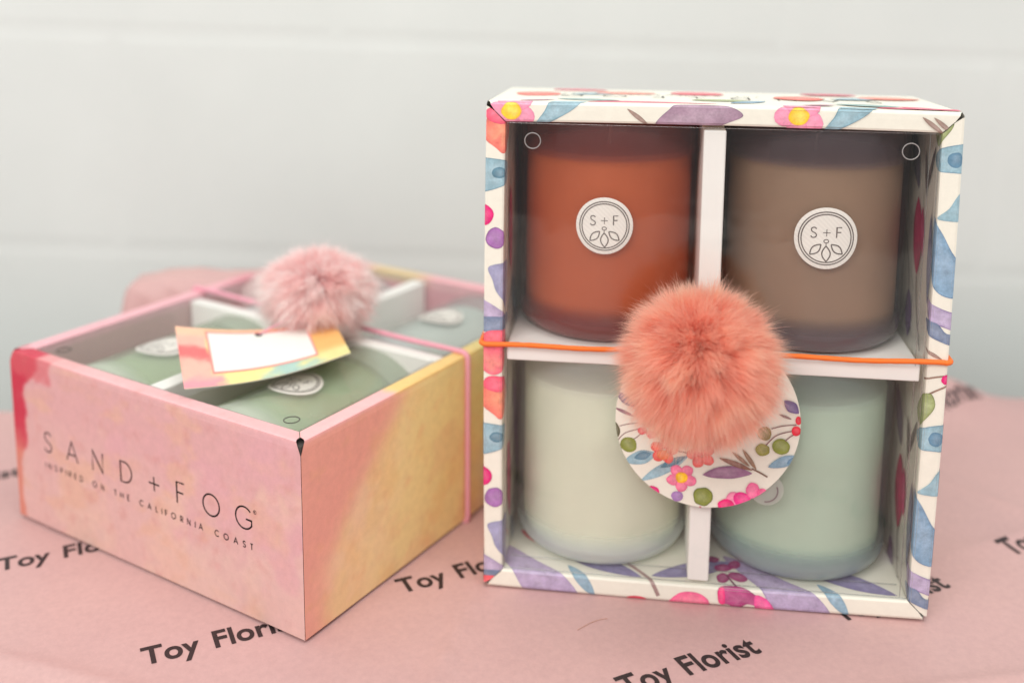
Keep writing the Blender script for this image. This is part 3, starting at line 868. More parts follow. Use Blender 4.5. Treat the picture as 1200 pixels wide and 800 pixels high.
def build_paper():
    NX, NY = 260, 170
    v = []; f = []
    for j in range(NY + 1):
        for i in range(NX + 1):
            x = -50 + 100 * i / NX
            tt = j / NY
            y = 8 + (yback(x) - 8) * tt
            v.append((x, y, paper_z(x, y)))
    for j in range(NY):
        for i in range(NX):
            k = j * (NX + 1) + i
            f.append((k, k + 1, k + NX + 2, k + NX + 1))
    m, nt, p, out = newmat('pink_wrapping_paper')
    n1 = noise_node(nt, 9, 4, .6); n2 = noise_node(nt, 420, 4, .7)
    cr_ = nt.nodes.new('ShaderNodeValToRGB')
    cr_.color_ramp.elements[0].position = .35; cr_.color_ramp.elements[0].color = (*lin((193, 156, 154)), 1)
    cr_.color_ramp.elements[1].position = .68; cr_.color_ramp.elements[1].color = (*lin((199, 161, 157)), 1)
    nt.links.new(n1.outputs['Fac'], cr_.inputs[0])
    f2 = ramp(nt, n2.outputs['Fac'], .3, .7, .94, 1.05)
    sm = nt.nodes.new('ShaderNodeVectorMath'); sm.operation = 'SCALE'
    nt.links.new(cr_.outputs[0], sm.inputs[0]); nt.links.new(f2, sm.inputs['Scale'])
    nt.links.new(sm.outputs[0], p.inputs['Base Color'])
    p.inputs['Roughness'].default_value = .5
    n3 = noise_node(nt, 14, 3, .5); n4 = noise_node(nt, 1100, 3, .6)
    b1 = nt.nodes.new('ShaderNodeBump'); b1.inputs['Strength'].default_value = .6; b1.inputs['Distance'].default_value = .003
    b2 = nt.nodes.new('ShaderNodeBump'); b2.inputs['Strength'].default_value = .25; b2.inputs['Distance'].default_value = .0002
    nt.links.new(n3.outputs['Fac'], b1.inputs['Height']); nt.links.new(n4.outputs['Fac'], b2.inputs['Height'])
    nt.links.new(b1.outputs[0], b2.inputs['Normal']); nt.links.new(b2.outputs[0], p.inputs['Normal'])
    o = mesh_obj('wrapping_paper', v, f, m, smooth=True)
    tag(o, 'sheet of pink wrapping paper printed with a shop name, under both gift boxes', 'wrapping paper')
    # repeated printed name
    cu = bpy.data.curves.new('txt', 'FONT'); cu.body = 'Toy Florist'; cu.size = 1.0; cu.offset = .024; cu.resolution_u = 6
    cu.space_character = 1.03; cu.space_word = 1.35
    tob = bpy.data.objects.new('txt', cu); COL.objects.link(tob)
    bpy.context.view_layer.update()
    me = bpy.data.meshes.new_from_object(tob)
    V0 = [tuple(q.co) for q in me.vertices]; F0 = [tuple(q.vertices) for q in me.polygons]
    bpy.data.objects.remove(tob)
    xm = max(q[0] for q in V0); xn = min(q[0] for q in V0)
    k = 6.0 / (xm - xn)
    O, A, B = (-13.6, 36.2), (9.15, 4.85), (-8.4, 6.2)
    ca, sa = math.cos(math.radians(25.3)), math.sin(math.radians(25.3))
    for i in range(-4, 8):
        for j in range(-4, 5):
            ox, oy = O[0] + A[0] * i + B[0] * j, O[1] + A[1] * i + B[1] * j
            if (i, j) == (2, -1): ox, oy = 13.40, 39.30
            if (i, j) == (1, -1): ox += .38; oy -= .05
            if (i, j) == (3, -1): ox += .35; oy -= .2
            if (i, j) == (4, 0): ox -= .6; oy += 1.6
            if oy < 26 or oy > 57.5 or abs(ox + 3) > 34: continue
            if not (-35 < ox < 32): continue
            if (ox + 4) < -23 and oy > 55: continue
            vv = []
            for (x, y, z) in V0:
                x = (x - xn) * k; y = (y - .02) * k * 1.2
                X, Y = ox + x * ca - y * sa, oy + x * sa + y * ca
                vv.append((X, Y, paper_z(X, Y) + .018))
            mesh_obj('printed_name', vv, F0, M_inkpaper, o)
    # one stray fibre lying on the paper
    pts = []
    for i in range(14):
        s = i / 13; x = 2.75 + 1.25 * s; y = 38.6 + .75 * math.sin(s * 1.5)
        pts.append((x, y, paper_z(x, y) + .03))
    hb = tube('stray_fibre', pts, .012, plain('fibre', (196, 150, 132), .5), None, 5)
    tag(hb, 'thin brown curved fibre lying on the pink paper in front of the standing box', 'fibre')
build_paper()

tb = box_mesh('table', -75, 75, -25, 57.0, -85, -.45, plain('table_top', (190, 188, 184), .5, 0, 1, .03))  # body made solid and deep to darken the lower wall behind
tb['kind'] = 'structure'

def build_block_wall():
    W_, H_ = 30.4, 15.2
    v = []; f = []
    rot = math.radians(1.35)
    def P(x, z, y): return (x * math.cos(rot) + z * math.sin(rot), y, -x * math.sin(rot) + z * math.cos(rot))
    for r in range(-6, 9):
        for c in range(-6, 8):
            z0 = 20.5 + r * H_ + .0; x0 = -27.7 + c * W_ + (W_ / 2 if r % 2 == 0 else 0)
            g = .22
            a, b, c0, d = x0 + g, x0 + W_ - g, z0 + g, z0 + H_ - g
            n = len(v)
            for (xx, zz, yy) in [(a, c0, 0), (b, c0, 0), (b, d, 0), (a, d, 0)]:
                sx = .5 if xx == a else -.5; sz = .5 if zz == c0 else -.5
                v.append(P(xx + sx, zz + sz, 0)); 
            for (xx, zz) in [(a, c0), (b, c0), (b, d), (a, d)]:
                v.append(P(xx, zz, .032))
            f.append((n, n + 1, n + 2, n + 3))
            for q in range(4):
                f.append((n + 4 + q, n + 4 + (q + 1) % 4, n + (q + 1) % 4, n + q))
    n = len(v)
    for (xx, zz) in [(-260, -90), (260, -90), (260, 190), (-260, 190)]: v.append(P(xx, zz, .028))
    f.append((n, n + 1, n + 2, n + 3))
    m = plain('painted_block', (217, 221, 218), .45, .5, 180, .03)
    for nd in m.node_tree.nodes:      # broad, uneven roller marks
        if nd.type == 'TEX_NOISE' and abs(nd.inputs['Scale'].default_value - 60) < 1: nd.inputs['Scale'].default_value = 9
    o = mesh_obj('block_wall', v, f, m)
    o.location = (0, .73, 0)
    tag(o, 'off-white painted block wall behind the table, out of focus', 'wall')
build_block_wall()

# ------------------------------------------------------------------ boxes
boxR = build_box('gift_box', 'floral printed gift box standing upright on the pink paper, open window to the front', MR, 'floral')
boxL = build_box('gift_box', 'pink and yellow watercolour gift box lying on its back, lettering on its side', ML, 'wash')

# ------------------------------------------------------------------ cardboard dividers
def build_divider(M, label):
    t = thing('cardboard_divider', label, 'divider', M, 'cardboard cross dividers')
    x0, x1 = 8.46, 9.32
    box_mesh('upright_panel', x0, x1, TH + .05, BH - TH - .12, .25, BD - .16, M_board, t, .07)
    box_mesh('shelf_panel', TH + .08, x0 - .02, 9.93, 10.62, .25, BD - .19, M_board, t, .07)
    box_mesh('shelf_panel', x1 + .02, BW - TH - .12, 9.93, 10.62, .25, BD - .19, M_board, t, .07)
    return t
build_divider(MR, 'white cardboard cross divider between the four candles of the standing box')
build_divider(ML, 'white cardboard cross divider between the green and grey candles of the lying box')

# ------------------------------------------------------------------ candles
JR, JH = 3.76, 9.12
def lathe(name, prof, mat, parent, n=120):
    v = []; f = []
    for (r, z) in prof:
        for i in range(n):
            a = 2 * math.pi * i / n
            v.append((r * math.cos(a), r * math.sin(a), z))
    for j in range(len(prof) - 1):
        for i in range(n):
            f.append((j * n + i, j * n + (i + 1) % n, (j + 1) * n + (i + 1) % n, (j + 1) * n + i))
    return mesh_obj(name, v, f, mat, parent, smooth=True)
def fillet(r, z, rad, up, n=7):
    """quarter round from the axis side out to the wall"""
    out = []
    for i in range(n + 1):
        a = math.pi / 2 * i / n
        out.append((r - rad + rad * math.sin(a), z + (rad - rad * math.cos(a)) * up))
    return out
def make_candle(glass, wax, wax0, wax1, lr=1.15, lz=5.0):
    t = thing('candle', '', 'candle')
    prof = [(0.001, .12), (JR - 1.2, .06)] + fillet(JR, 0.0, .85, 1, 12) + [(JR, 2.0), (JR, 4), (JR, 6), (JR, 8), (JR, JH - .14), (JR - .05, JH - .03), (JR - .13, JH), (JR - .21, JH - .04), (JR - .25, JH - .14)] + \
           [(JR - .25, 8), (JR - .25, 6), (JR - .25, 4), (JR - .25, 2.0)] + fillet(JR - .25, .22, .8, 1, 10)[::-1] + [(0.001, .23)]
    lathe('glass_jar', prof, glass, t)
    rw = JR - .28
    wp = [(0.001, wax0)] + fillet(rw, wax0, .85, 1, 12) + [(rw, 3), (rw, 5), (rw, wax1 - .04), (rw - .06, wax1), (rw - .8, wax1 - .08), (0.001, wax1 - .08)]
    lathe('wax', wp, wax, t)
    tube('wick', [(0, 0, wax1 - .1), (.02, .01, wax1 + .3), (.06, .02, wax1 + .7)], .06, M_board, t, 6)
    # round paper label wrapped on the glass, facing -y
    rl = JR + .018
    def fn(x, y, off):
        a = x / rl
        return ((rl + off) * math.sin(a), -(rl + off) * math.cos(a), lz + y)
    v = []; f = []
    N = 48; rings = [0, .25, .5, .75, .95, 1.0]
    for k, q in enumerate(rings):
        for i in range(N):
            a = 2 * math.pi * i / N
            v.append(fn(lr * q * math.cos(a), lr * q * math.sin(a), 0 if k < 5 else -.012))
    for k in range(len(rings) - 1):
        for i in range(N):
            f.append((k * N + i, k * N + (i + 1) % N, (k + 1) * N + (i + 1) % N, (k + 1) * N + i))
    lb = mesh_obj('round_label', v, f, M_stick, t, smooth=True)
    k = lr / 1.15
    ribs = []
    ribs.append(ribbon(arc(0, 0, .985 * k, .985 * k, 0, 360, 72), .042 * k))
    ribs.append(ribbon(arc(0, 0, .895 * k, .895 * k, 0, 360, 72), .042 * k))
    ribs += glyph('S', -.56 * k, .02 * k, .38 * k, .040 * k)
    ribs += glyph('+', -.13 * k, .04 * k, .38 * k, .028 * k)
    ribs += glyph('F', .36 * k, .04 * k, .38 * k, .040 * k)
    ribs.append(ribbon(sp([(0, -.08), (-.07, -.02 - .10), (-.10, -.06), (-.06, -.02), (0, -.01), (.06, -.02), (.10, -.06), (.07, -.12), (0, -.21)], 4), .03) if False else ribbon([(p[0] * k, p[1] * k) for p in arc(0, -.10, .085, .065, 90, 450, 18)], .032 * k))
    ribs.append(ribbon([(0, -.17 * k), (0, -.28 * k)], .03 * k))
    def leafline(x0, y0, x1, y1, wd):
        dx, dy = x1 - x0, y1 - y0; L = math.hypot(dx, dy); px, py = -dy / L, dx / L
        a = [(x0 + dx * i / 12 + px * wd * math.sin(math.pi * i / 12), y0 + dy * i / 12 + py * wd * math.sin(math.pi * i / 12)) for i in range(13)]
        b = [(x0 + dx * i / 12 - px * wd * math.sin(math.pi * i / 12), y0 + dy * i / 12 - py * wd * math.sin(math.pi * i / 12)) for i in range(13)]
        return [ribbon([(p[0] * k, p[1] * k) for p in a], .044 * k), ribbon([(p[0] * k, p[1] * k) for p in b], .044 * k)]
    ribs += leafline(0, -.28, .03, -.86, .15)
    ribs += leafline(-.18, -.22, -.56, -.62, .13)
    ribs += leafline(.18, -.22, .60, -.57, .13)
    # subdivide ribbons is not needed: the label is small against the jar's radius
    ribbons_to_mesh('emblem', ribs, fn, M_emb, lb)
    return t
def candle_M(boxM, u, v, wv):
    return boxM @ frame((u, v, wv), (1, 0, 0), (0, 0, -1), (0, 1, 0))
YC = .32 + JR
def candle(boxM, u, v, label, turn=0.0, **k):
    t = make_candle(**k)
    t.matrix_world = candle_M(boxM, u, v, YC) @ Matrix.Rotation(turn, 4, 'Z')
    t['label'] = label; t['group'] = 'candles in frosted glass jars'
    return t
SH = 10.63
g_plum = glass_mat('plum_tinted_glass', (142, 72, 68), .16, (250, 232, 222))
g_smoke = glass_mat('smoke_tinted_glass', (116, 100, 106), .16, (240, 234, 228))
g_milk = glass_mat('milky_glass', (232, 240, 240), .20, (247, 247, 245), dtop=.06, dense=.6)
g_sea = glass_mat('sea_green_glass', (174, 194, 196), .20, (248, 249, 246), dtop=.08)
g_sage = glass_mat('sage_glass', (208, 218, 198), .32, (238, 242, 238))
candle(MR, 4.72, SH, 'terracotta orange candle in a jar, top left in the standing box', glass=g_plum, wax=wax_mat('terracotta_wax', (232, 164, 118)), wax0=0.26, wax1=7.75, lz=5.02)
candle(MR, 13.27, SH, 'taupe brown candle in a smoky jar, top right in the standing box', glass=g_smoke, wax=wax_mat('taupe_wax', (228, 206, 184)), wax0=0.26, wax1=7.7, lr=1.22, lz=4.86)
candle(MR, 4.72, TH + .03, 'creamy white candle in a milky jar, bottom left in the standing box', glass=g_milk, wax=wax_mat('cream_wax', (255, 255, 230)), wax0=0.26, wax1=7.7, lz=5.0, turn=math.pi)
candle(MR, 13.22, TH + .03, 'pale sage green candle in a jar, bottom right in the standing box', glass=g_sea, wax=wax_mat('sage_wax', (240, 254, 234)), wax0=0.26, wax1=7.7, lz=5.0, turn=math.pi)
w_green = wax_mat('green_wax', (214, 222, 186)); w_grey = wax_mat('blue_grey_wax', (206, 214, 210)); w_white = wax_mat('white_wax', (226, 228, 216))
candle(ML, 13.27, TH + .03, 'green candle nearest the near corner of the lying box, its round label in full view', glass=g_sage, wax=w_green, wax0=0.26, wax1=7.7, lr=1.2, lz=3.95)
candle(ML, 4.72, TH + .03, 'green candle by the red corner of the lying box, label partly under the card', glass=g_sage, wax=w_green, wax0=0.26, wax1=7.7, lr=1.2, lz=3.95)
candle(ML, 13.27, SH, 'pale grey candle at far right of the lying box, beyond the pink cord', glass=g_milk, wax=w_grey, wax0=0.26, wax1=7.7)
candle(ML, 4.72, SH, 'white candle at the far left of the lying box, behind the fluffy pompom', glass=g_milk, wax=w_white, wax0=0.26, wax1=7.7)

# ------------------------------------------------------------------ elastic cords with pompoms
def fur_mat(name, c0, c1, sheen=.3):
    m, nt, p, out = newmat(name)
    at = nt.nodes.new('ShaderNodeVertexColor'); at.layer_name = 'Col'
    nt.links.new(at.outputs[0], p.inputs['Base Color'])
    p.inputs['Roughness'].default_value = .6
    p.inputs['Specular IOR Level'].default_value = .3
    tl = nt.nodes.new('ShaderNodeBsdfTranslucent'); nt.links.new(at.outputs[0], tl.inputs[0])
    x = nt.nodes.new('ShaderNodeMixShader'); x.inputs[0].default_value = .55
    nt.links.new(p.outputs[0], x.inputs[1]); nt.links.new(tl.outputs[0], x.inputs[2]); nt.links.new(x.outputs[0], out.inputs[0])
    return m
def make_pompom(parent, c, R, n, col, tipcol, mat, squash=1.0, droop=.35, wd=.022, seed=1, gdir=(0, -1, 0), wide=1.0, tall=1.0):
    rnd = random.Random(seed)
    v = []; f = []; cols = []
    C = Vector(c); G = Vector(gdir)
    # tufts: strands lean to a tuft direction so the pile breaks into locks
    tufts = []
    for i in range(420):
        z = rnd.uniform(-1, 1); a = rnd.uniform(0, 2 * math.pi); r = math.sqrt(1 - z * z)
        tufts.append((Vector((r * math.cos(a), r * math.sin(a), z)), rnd.gauss(0, .05), Vector((rnd.gauss(0, .12), rnd.gauss(0, .12), rnd.gauss(0, .12))), rnd.uniform(.85, 1.12)))
    from mathutils.kdtree import KDTree
    kd = KDTree(len(tufts))
    for i, q in enumerate(tufts): kd.insert(q[0], i)
    kd.balance()
    cl, ct = lin(col), lin(tipcol)
    # core
    N1, N2 = 20, 14; b = 0
    for j in range(N2 + 1):
        th = math.pi * j / N2
        for i in range(N1):
            ph = 2 * math.pi * i / N1
            d = Vector((math.sin(th) * math.cos(ph), math.sin(th) * math.sin(ph) * squash, math.cos(th)))
            v.append(tuple(C + d * R * .42)); cols.append(cl)
    for j in range(N2):
        for i in range(N1):
            f.append((j * N1 + i, j * N1 + (i + 1) % N1, (j + 1) * N1 + (i + 1) % N1, (j + 1) * N1 + i))
    for s in range(n):
        z = rnd.uniform(-1, 1); a = rnd.uniform(0, 2 * math.pi); r = math.sqrt(1 - z * z)
        d = Vector((r * math.cos(a), r * math.sin(a), z))
        co, idx, dist = kd.find(d)
        tf = tufts[idx]
        td = (tf[0] + tf[2]).normalized()
        ln = R * (.95 + .05 * rnd.gauss(0, 1) + tf[1] * .8) * tf[3] ** .35
        if rnd.random() < .10: ln *= rnd.uniform(1.03, 1.13)
        elif rnd.random() < .35: ln *= rnd.uniform(.75, .97)
        dend = (d * .55 + td * .45 + Vector((rnd.gauss(0, .07), rnd.gauss(0, .07), rnd.gauss(0, .07)))).normalized()
        side = d.cross(Vector((rnd.gauss(0, 1), rnd.gauss(0, 1), rnd.gauss(0, 1)))).normalized()
        curl = d.cross(Vector((rnd.gauss(0, 1), rnd.gauss(0, 1), rnd.gauss(0, 1)))).normalized() * rnd.gauss(0, .05) * R
        base = len(v)
        br = rnd.uniform(.96, 1.16) * (1 + .12 * math.sin(idx * 1.7))
        K = 4
        for k in range(K + 1):
            t = k / K
            dd = d.lerp(dend, t)
            p = C + dd * (R * .34 + (ln - R * .34) * t) + G * droop * t * t * R * .28 + curl * math.sin(math.pi * t)
            p = Vector((C.x + (p.x - C.x) * wide, C.y + (p.y - C.y) * squash, C.z + (p.z - C.z) * tall))
            w0 = wd * (1 - .75 * t ** 1.5)
            cc = mixc(cl, ct, t ** 1.3)  # root shade put into the colour: deeper roots, paler tips
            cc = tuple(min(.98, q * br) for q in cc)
            if k < K:
                v.append(tuple(p + side * w0 * .5)); v.append(tuple(p - side * w0 * .5)); cols += [cc, cc]
            else:
                v.append(tuple(p)); cols.append(cc)
        for k in range(K - 1):
            q = base + 2 * k
            f.append((q, q + 1, q + 3, q + 2))
        q = base + 2 * (K - 1)
        f.append((q, q + 1, q + 2))
    return mesh_obj('pompom', v, f, mat, parent, smooth=True, cols=cols)

def cord_path(vy0, vy1, r):
    """loop round the box across its middle; vy0/vy1 heights at left and right sides"""
    g = r - .005; P = []
    x0, x1, z0, z1 = -g - .05, BW + g + .05, -g if True else 0, BD + g
    def yy(x): return vy0 + (vy1 - vy0) * (x / BW)
    rc = .30
    n = 60
    for i in range(n + 1):
        x = x0 + rc + (x1 - x0 - 2 * rc) * i / n; P.append((x, yy(x) + .03 * math.sin(i * .35), z1 - .02 * math.sin(math.pi * i / n)))
    for i in range(1, 6):
        a = math.pi / 2 * i / 6; P.append((x1 - rc + rc * math.sin(a), yy(BW), z1 - rc + rc * math.cos(a)))
    for i in range(0, 15): P.append((x1, yy(BW), z1 - rc - (z1 - z0 - 2 * rc) * i / 14))
    for i in range(1, 6):
        a = math.pi / 2 * i / 6; P.append((x1 - rc + rc * math.cos(a), yy(BW), z0 + rc - rc * math.sin(a)))
    for i in range(0, 21): 
        x = x1 - rc - (x1 - x0 - 2 * rc) * i / 20; P.append((x, yy(x), z0))
    for i in range(1, 6):
        a = math.pi / 2 * i / 6; P.append((x0 + rc - rc * math.sin(a), yy(0), z0 + rc - rc * math.cos(a)))
    for i in range(0, 15): P.append((x0, yy(0), z0 + rc + (z1 - z0 - 2 * rc) * i / 14))
    for i in range(1, 6):
        a = math.pi / 2 * i / 6; P.append((x0 + rc - rc * math.cos(a), yy(0), z1 - rc + rc * math.sin(a)))
    return P
def cord_mat(name, col):
    m, nt, p, out = newmat(name)
    p.inputs['Base Color'].default_value = (*lin(col), 1); p.inputs['Roughness'].default_value = .55
    wv = nt.nodes.new('ShaderNodeTexWave'); wv.inputs['Scale'].default_value = 700; wv.bands_direction = 'DIAGONAL'
    tc = nt.nodes.new('ShaderNodeTexCoord'); nt.links.new(tc.outputs['Object'], wv.inputs['Vector'])
    b = nt.nodes.new('ShaderNodeBump'); b.inputs['Strength'].default_value = .5; b.inputs['Distance'].default_value = .0003
    nt.links.new(wv.outputs['Fac'], b.inputs['Height']); nt.links.new(b.outputs[0], p.inputs['Normal'])
    return m
bR = thing('elastic_cord', 'orange elastic cord with a coral fluffy pompom, round the standing floral box', 'elastic cord', MR, 'elastic cords with pompoms')
tube('cord', cord_path(10.66, 10.86, .12), 0.105, cord_mat('orange_elastic', (240, 116, 36)), bR, 12, True, twist=1)
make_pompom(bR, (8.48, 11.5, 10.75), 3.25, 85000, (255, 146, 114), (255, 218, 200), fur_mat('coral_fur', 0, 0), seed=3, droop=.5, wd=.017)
bL = thing('elastic_cord', 'pink elastic cord with a pale pink fluffy pompom, round the lying box', 'elastic cord', ML, 'elastic cords with pompoms')
tube('cord', cord_path(11.1, 10.9, .12), .125, cord_mat('pink_elastic', (236, 164, 180)), bL, 12, True, twist=1)
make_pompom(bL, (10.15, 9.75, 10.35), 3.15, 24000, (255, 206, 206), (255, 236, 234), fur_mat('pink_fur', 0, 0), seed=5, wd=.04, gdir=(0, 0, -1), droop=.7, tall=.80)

# ------------------------------------------------------------------ round floral tag under the coral pompom
def build_round_tag():
    u0, v0, r = 8.98, 8.02, 3.62
    M = MR @ Matrix.Translation(Vector((u0, v0, 8.42)) * S) @ Matrix.Rotation(math.radians(-1.2), 4, 'X')
    t = thing('round_gift_tag', 'round floral cardboard tag hanging below the coral pompom', 'gift tag', M)
    K = r / 108.0
    def p(x, y):         # photograph-drawn pattern: design units about the disc's centre, 108 = radius
        return (x * K, y * K)
    def q(zx, zy):       # design sheet coordinates -> disc
        return p((700 + zx / 4.615) - 829, -((450 + zy / 4.615) - 486))
    o = []
    def bl(x, y, rx, ry, col, a=0, **k):
        c = q(x, y); return blob(c[0], c[1], rx / 4.615 * K, ry / 4.615 * K, col, a, **k)
    def lf(x0, y0, x1, y1, wd, col, **k):
        a, b = q(x0, y0), q(x1, y1); return leaf(a[0], a[1], b[0], b[1], wd / 4.615 * K, col, **k)
    def fl(x, y, rr, col, cen, rot=.3, **k):
        c = q(x, y); return flower(c[0], c[1], rr / 4.615 * K, col, cen, rot, **k)
    def st(pts, wd, col): return stem([q(*a) for a in pts], wd / 4.615 * K, col)
    DKB = (128, 92, 92)
    o += lf(100, 30, 200, 110, 50, (110, 96, 130)); o += lf(90, 120, 200, 165, 20, (140, 96, 110))
    o += st([(120, 225), (170, 210), (225, 200)], 5, DKB); o += lf(95, 200, 115, 290, 36, (86, 84, 50))
    o += st([(105, 320), (150, 265), (225, 235)], 5, DKB); o += st([(190, 300), (215, 285), (250, 250)], 5, DKB)
    o += bl(245, 245, 26, 22, (232, 60, 86)); o += bl(295, 262, 28, 24, (240, 120, 120))
    o += bl(172, 330, 46, 44, OLIVE)
    o += lf(150, 430, 330, 370, 78, TEAL); o += lf(205, 405, 300, 372, 44, (96, 136, 156))
    o += lf(245, 535, 500, 375, 62, TEAL); o += lf(350, 450, 490, 375, 40, (88, 128, 146))
    o += st([(380, 352), (440, 348), (500, 356)], 8, DKB)
    o += fl(368, 350, 78, (236, 92, 84), None, .2, mid=(244, 130, 110)); o += bl(365, 375, 34, 30, (240, 130, 84))
    o += fl(570, 360, 78, (238, 104, 100), None, .6); o += bl(560, 340, 40, 30, (236, 84, 96))
    o += fl(468, 500, 82, (240, 120, 156), (250, 206, 40), .95)
    o += bl(465, 500, 24, 30, (250, 200, 30), edge=(246, 160, 50))
    o += bl(590, 600, 54, 54, OLIVE, wobble=.1, edge=(84, 92, 30))
    o += bl(448, 610, 33, 30, (168, 128, 186)); o += bl(318, 585, 34, 24, MAG, -.5)
    o += lf(580, 475, 850, 448, 72, (148, 106, 138), bend=.04)
    o += lf(665, 370, 850, 430, 30, (140, 96, 80)); o += lf(735, 330, 835, 410, 22, (146, 108, 84)); o += lf(790, 310, 870, 425, 24, (146, 112, 84))
    o += st([(845, 420), (890, 440), (930, 462)], 9, (120, 88, 74))
    o += bl(905, 215, 38, 38, (138, 122, 66)); o += bl(898, 308, 38, 36, (144, 142, 62)); o += bl(995, 284, 48, 44, OLIVE)
    o += st([(940, 185), (1000, 165), (1070, 155)], 6, DKB); o += st([(915, 280), (970, 220), (1055, 190)], 6, DKB); o += st([(1015, 250), (1040, 225), (1070, 205)], 6, DKB)
    o += bl(1072, 190, 24, 28, (226, 36, 60)); o += bl(1080, 130, 16, 24, (226, 36, 60))
    o += lf(930, 405, 1100, 330, 58, TEAL2); o += lf(1030, 378, 1090, 340, 34, (90, 128, 156))
    o += lf(975, 100, 1045, 125, 14, DKB); o += lf(1000, 20, 1080, 90, 60, (110, 92, 136))
    o += bl(750, 605, 36, 46, (246, 140, 176)); o += bl(800, 600, 48, 42, (240, 44, 140)); o += bl(715, 640, 44, 34, (236, 30, 120))
    o += bl(855, 545, 38, 46, (244, 110, 160)); o += bl(905, 555, 30, 26, (244, 96, 150)); o += bl(575, 668, 8, 10, (190, 50, 80))
    # hidden upper half, for other viewpoints
    o += fl(300, -150, 90, (240, 120, 156), YEL, .2); o += lf(600, -200, 850, -80, 80, LAV); o += lf(350, -40, 520, -230, 60, TEAL); o += bl(780, -10, 40, 40, OLIVE); o += fl(900, -120, 80, CORAL, None, .4)
    pm = PM()
    def fn(x, y, off): return (x, y, .0 + off + .05 * math.sin(x * .5) * .3)
    N = 96
    rim = [(r * math.cos(2 * math.pi * i / N), r * math.sin(2 * math.pi * i / N)) for i in range(N)]
    # little die-cut hook at lower right: a notch outline
    cl = (*CREAM_L, .12)
    b = len(pm.v); pm.v.append(fn(0, 0, 0)); pm.c.append(cl)
    for (x, y) in rim: pm.v.append(fn(x, y, 0)); pm.c.append(cl)
    for i in range(N): pm.f.append((b, b + 1 + i, b + 1 + (i + 1) % N))
    b2 = len(pm.v)
    for (x, y) in rim: 
        q3 = fn(x, y, 0); pm.v.append((q3[0], q3[1], q3[2] - .05)); pm.c.append(cl)
    pm.v.append((0, 0, -.05)); pm.c.append(cl)
    for i in range(N):
        j = (i + 1) % N
        pm.f.append((b + 1 + i, b2 + i, b2 + j, b + 1 + j)); pm.f.append((b2 + N, b2 + j, b2 + i))
    pm.decals(fn, o, rim, .004, .0008)
    mesh_obj('tag_card', pm.v, pm.f, M_print, t, cols=pm.c)
    # clear round seal peeping out behind the lower right edge
    sx, sy = q(925, 540)
    v = [(sx + .05, sy - .02, -.08)]; f = []
    for i in range(40):
        a = 2 * math.pi * i / 40; v.append((sx + .05 + .66 * math.cos(a), sy - .02 + .66 * math.sin(a), -.08))
    for i in range(40): f.append((0, 1 + i, 1 + (i + 1) % 40))
    sm = glass_mat('clear_seal', (226, 226, 220), .5, dense=0, dtop=0)
    mesh_obj('clear_seal', v, f, sm, t)
    rb = ribbon([(sx + .46 * math.cos(math.radians(a)), sy + .46 * math.sin(math.radians(a))) for a in range(-95, 30, 6)], .06)
    ribbons_to_mesh('die_cut_line', [rb], lambda x, y, off: fn(x, y, off + .06), plain('cut_shade', (120, 104, 108), .7), t)
    # loop of cord that carries the tag
    tube('tag_loop', [(-.35, 2.6, .03), (-.3, 3.2, .12), (-.2, 3.0, .4), (-.15, 2.6, .1)], .05, cord_mat('tag_loop_cord', (240, 116, 36)), t, 8)
build_round_tag()

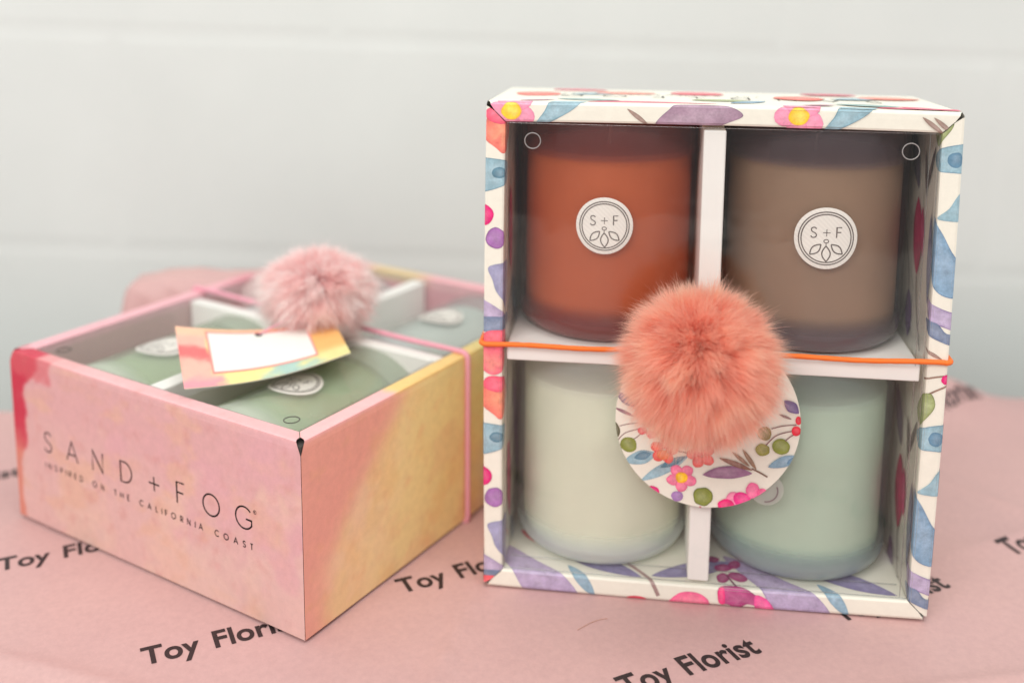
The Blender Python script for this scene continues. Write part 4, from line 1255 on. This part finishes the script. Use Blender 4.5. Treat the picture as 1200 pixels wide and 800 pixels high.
# ------------------------------------------------------------------ rectangular card on the lying box
def build_card():
    BLc, TLc, BRc, TRc = Vector((11.25, .43, 8.6)), Vector((7.66, 3.12, 9.8)), Vector((14.96, 6.48, 9.0)), Vector((11.41, 9.36, 9.0))
    t = thing('gift_card', 'small watercolour card with a blank white panel, resting aslant on the lying box', 'gift card', ML)
    nrm = (BRc - BLc).cross(TLc - BLc).normalized()
    def fn(a, b, off):       # a 0..7.1 along, b 0..4.6 up
        x, y = a / 7.1, b / 4.6
        p = BLc * (1 - x) * (1 - y) + BRc * x * (1 - y) + TLc * (1 - x) * y + TRc * x * y
        return tuple(p + nrm * (off - .38 * math.sin(math.pi * x)))
    def cf(a, b):
        j = nz(a, b, 7, .8)
        c = mixc((238, 176, 160), (228, 110, 110), sstep(1.2, 2.2, b + j) * (1 - sstep(2.9, 3.3, b + .3 * j)))
        c = mixc(c, (240, 190, 160), sstep(3.7, 4.2, b))
        c = mixc(c, (240, 150, 160), 1 - sstep(.1, .9, b + .6 * j))
        if a > 1.2:
            c = mixc(c, (236, 218, 146), sstep(1.1, 1.9, a + j))
            c = mixc(c, (164, 194, 184), sstep(3.2, 4.0, a + .6 * j))
            c = mixc(c, (222, 212, 146), sstep(4.9, 5.8, a + j))
            if b > .9: c = mixc(c, (228, 176, 108), sstep(5.2, 5.7, a) * sstep(.7, 1.6, b)); 
            if b > 3.9 and a < 5.6: c = (244, 186, 150)
        l = lin(c); return (*l, .7)
    def wf(a, b):
        e = min(a - 1.30, 5.75 - a, b - .95, 4.3 - b)
        l = lin((228, 227, 221) if e > .06 else (236, 140, 132)); return (*l, .02)
    pm = PM()
    pm.quadgrid(fn, lambda j: 0, lambda j: 7.1, 0, 4.6, 70, 46, cf)
    pm.quadgrid(lambda a, b, off: fn(a, b, -.05), lambda j: 0, lambda j: 7.1, 0, 4.6, 20, 8, lambda a, b: (*lin((236, 230, 214)), 0))
    n = len(pm.v)
    for i in range(21):
        a = 7.1 * i / 20
        pm.v.append(fn(a, 0, 0)); pm.v.append(fn(a, 0, -.05)); pm.c += [(*lin((236, 230, 214)), 0)] * 2
    for i in range(20): pm.f.append((n + 2 * i, n + 2 * i + 1, n + 2 * i + 3, n + 2 * i + 2))
    n = len(pm.v)
    for i in range(9):
        b = 4.6 * i / 8
        for a in (0, 7.1):
            pm.v.append(fn(a, b, 0)); pm.v.append(fn(a, b, -.05)); pm.c += [(*lin((236, 230, 214)), 0)] * 2
    for i in range(8):
        k = n + 4 * i
        pm.f.append((k, k + 1, k + 5, k + 4)); pm.f.append((k + 2, k + 3, k + 7, k + 6))
    mesh_obj('card_sheet', pm.v, pm.f, M_wash, t, cols=pm.c, smooth=False)
    pw = PM()
    pw.quadgrid(lambda a, b, off: fn(a, b, .012), lambda j: 1.24, lambda j: 5.81, .89, 4.36, 76, 58, wf)
    mesh_obj('white_panel', pw.v, pw.f, M_wash, t, cols=pw.c)
    h = fn(3.55, 4.05, .03)
    torus('string_hole', h[0], h[1], h[2], .12, .05, M_dark, t, n=20)
    tube('hanging_loop', [h, (10.4, 7.9, 9.5), (10.1, 8.9, 9.6), (10.0, 9.6, 9.2)], .05, cord_mat('thin_pink_cord', (236, 164, 180)), t, 8)
build_card()
bpy.context.view_layer.update()
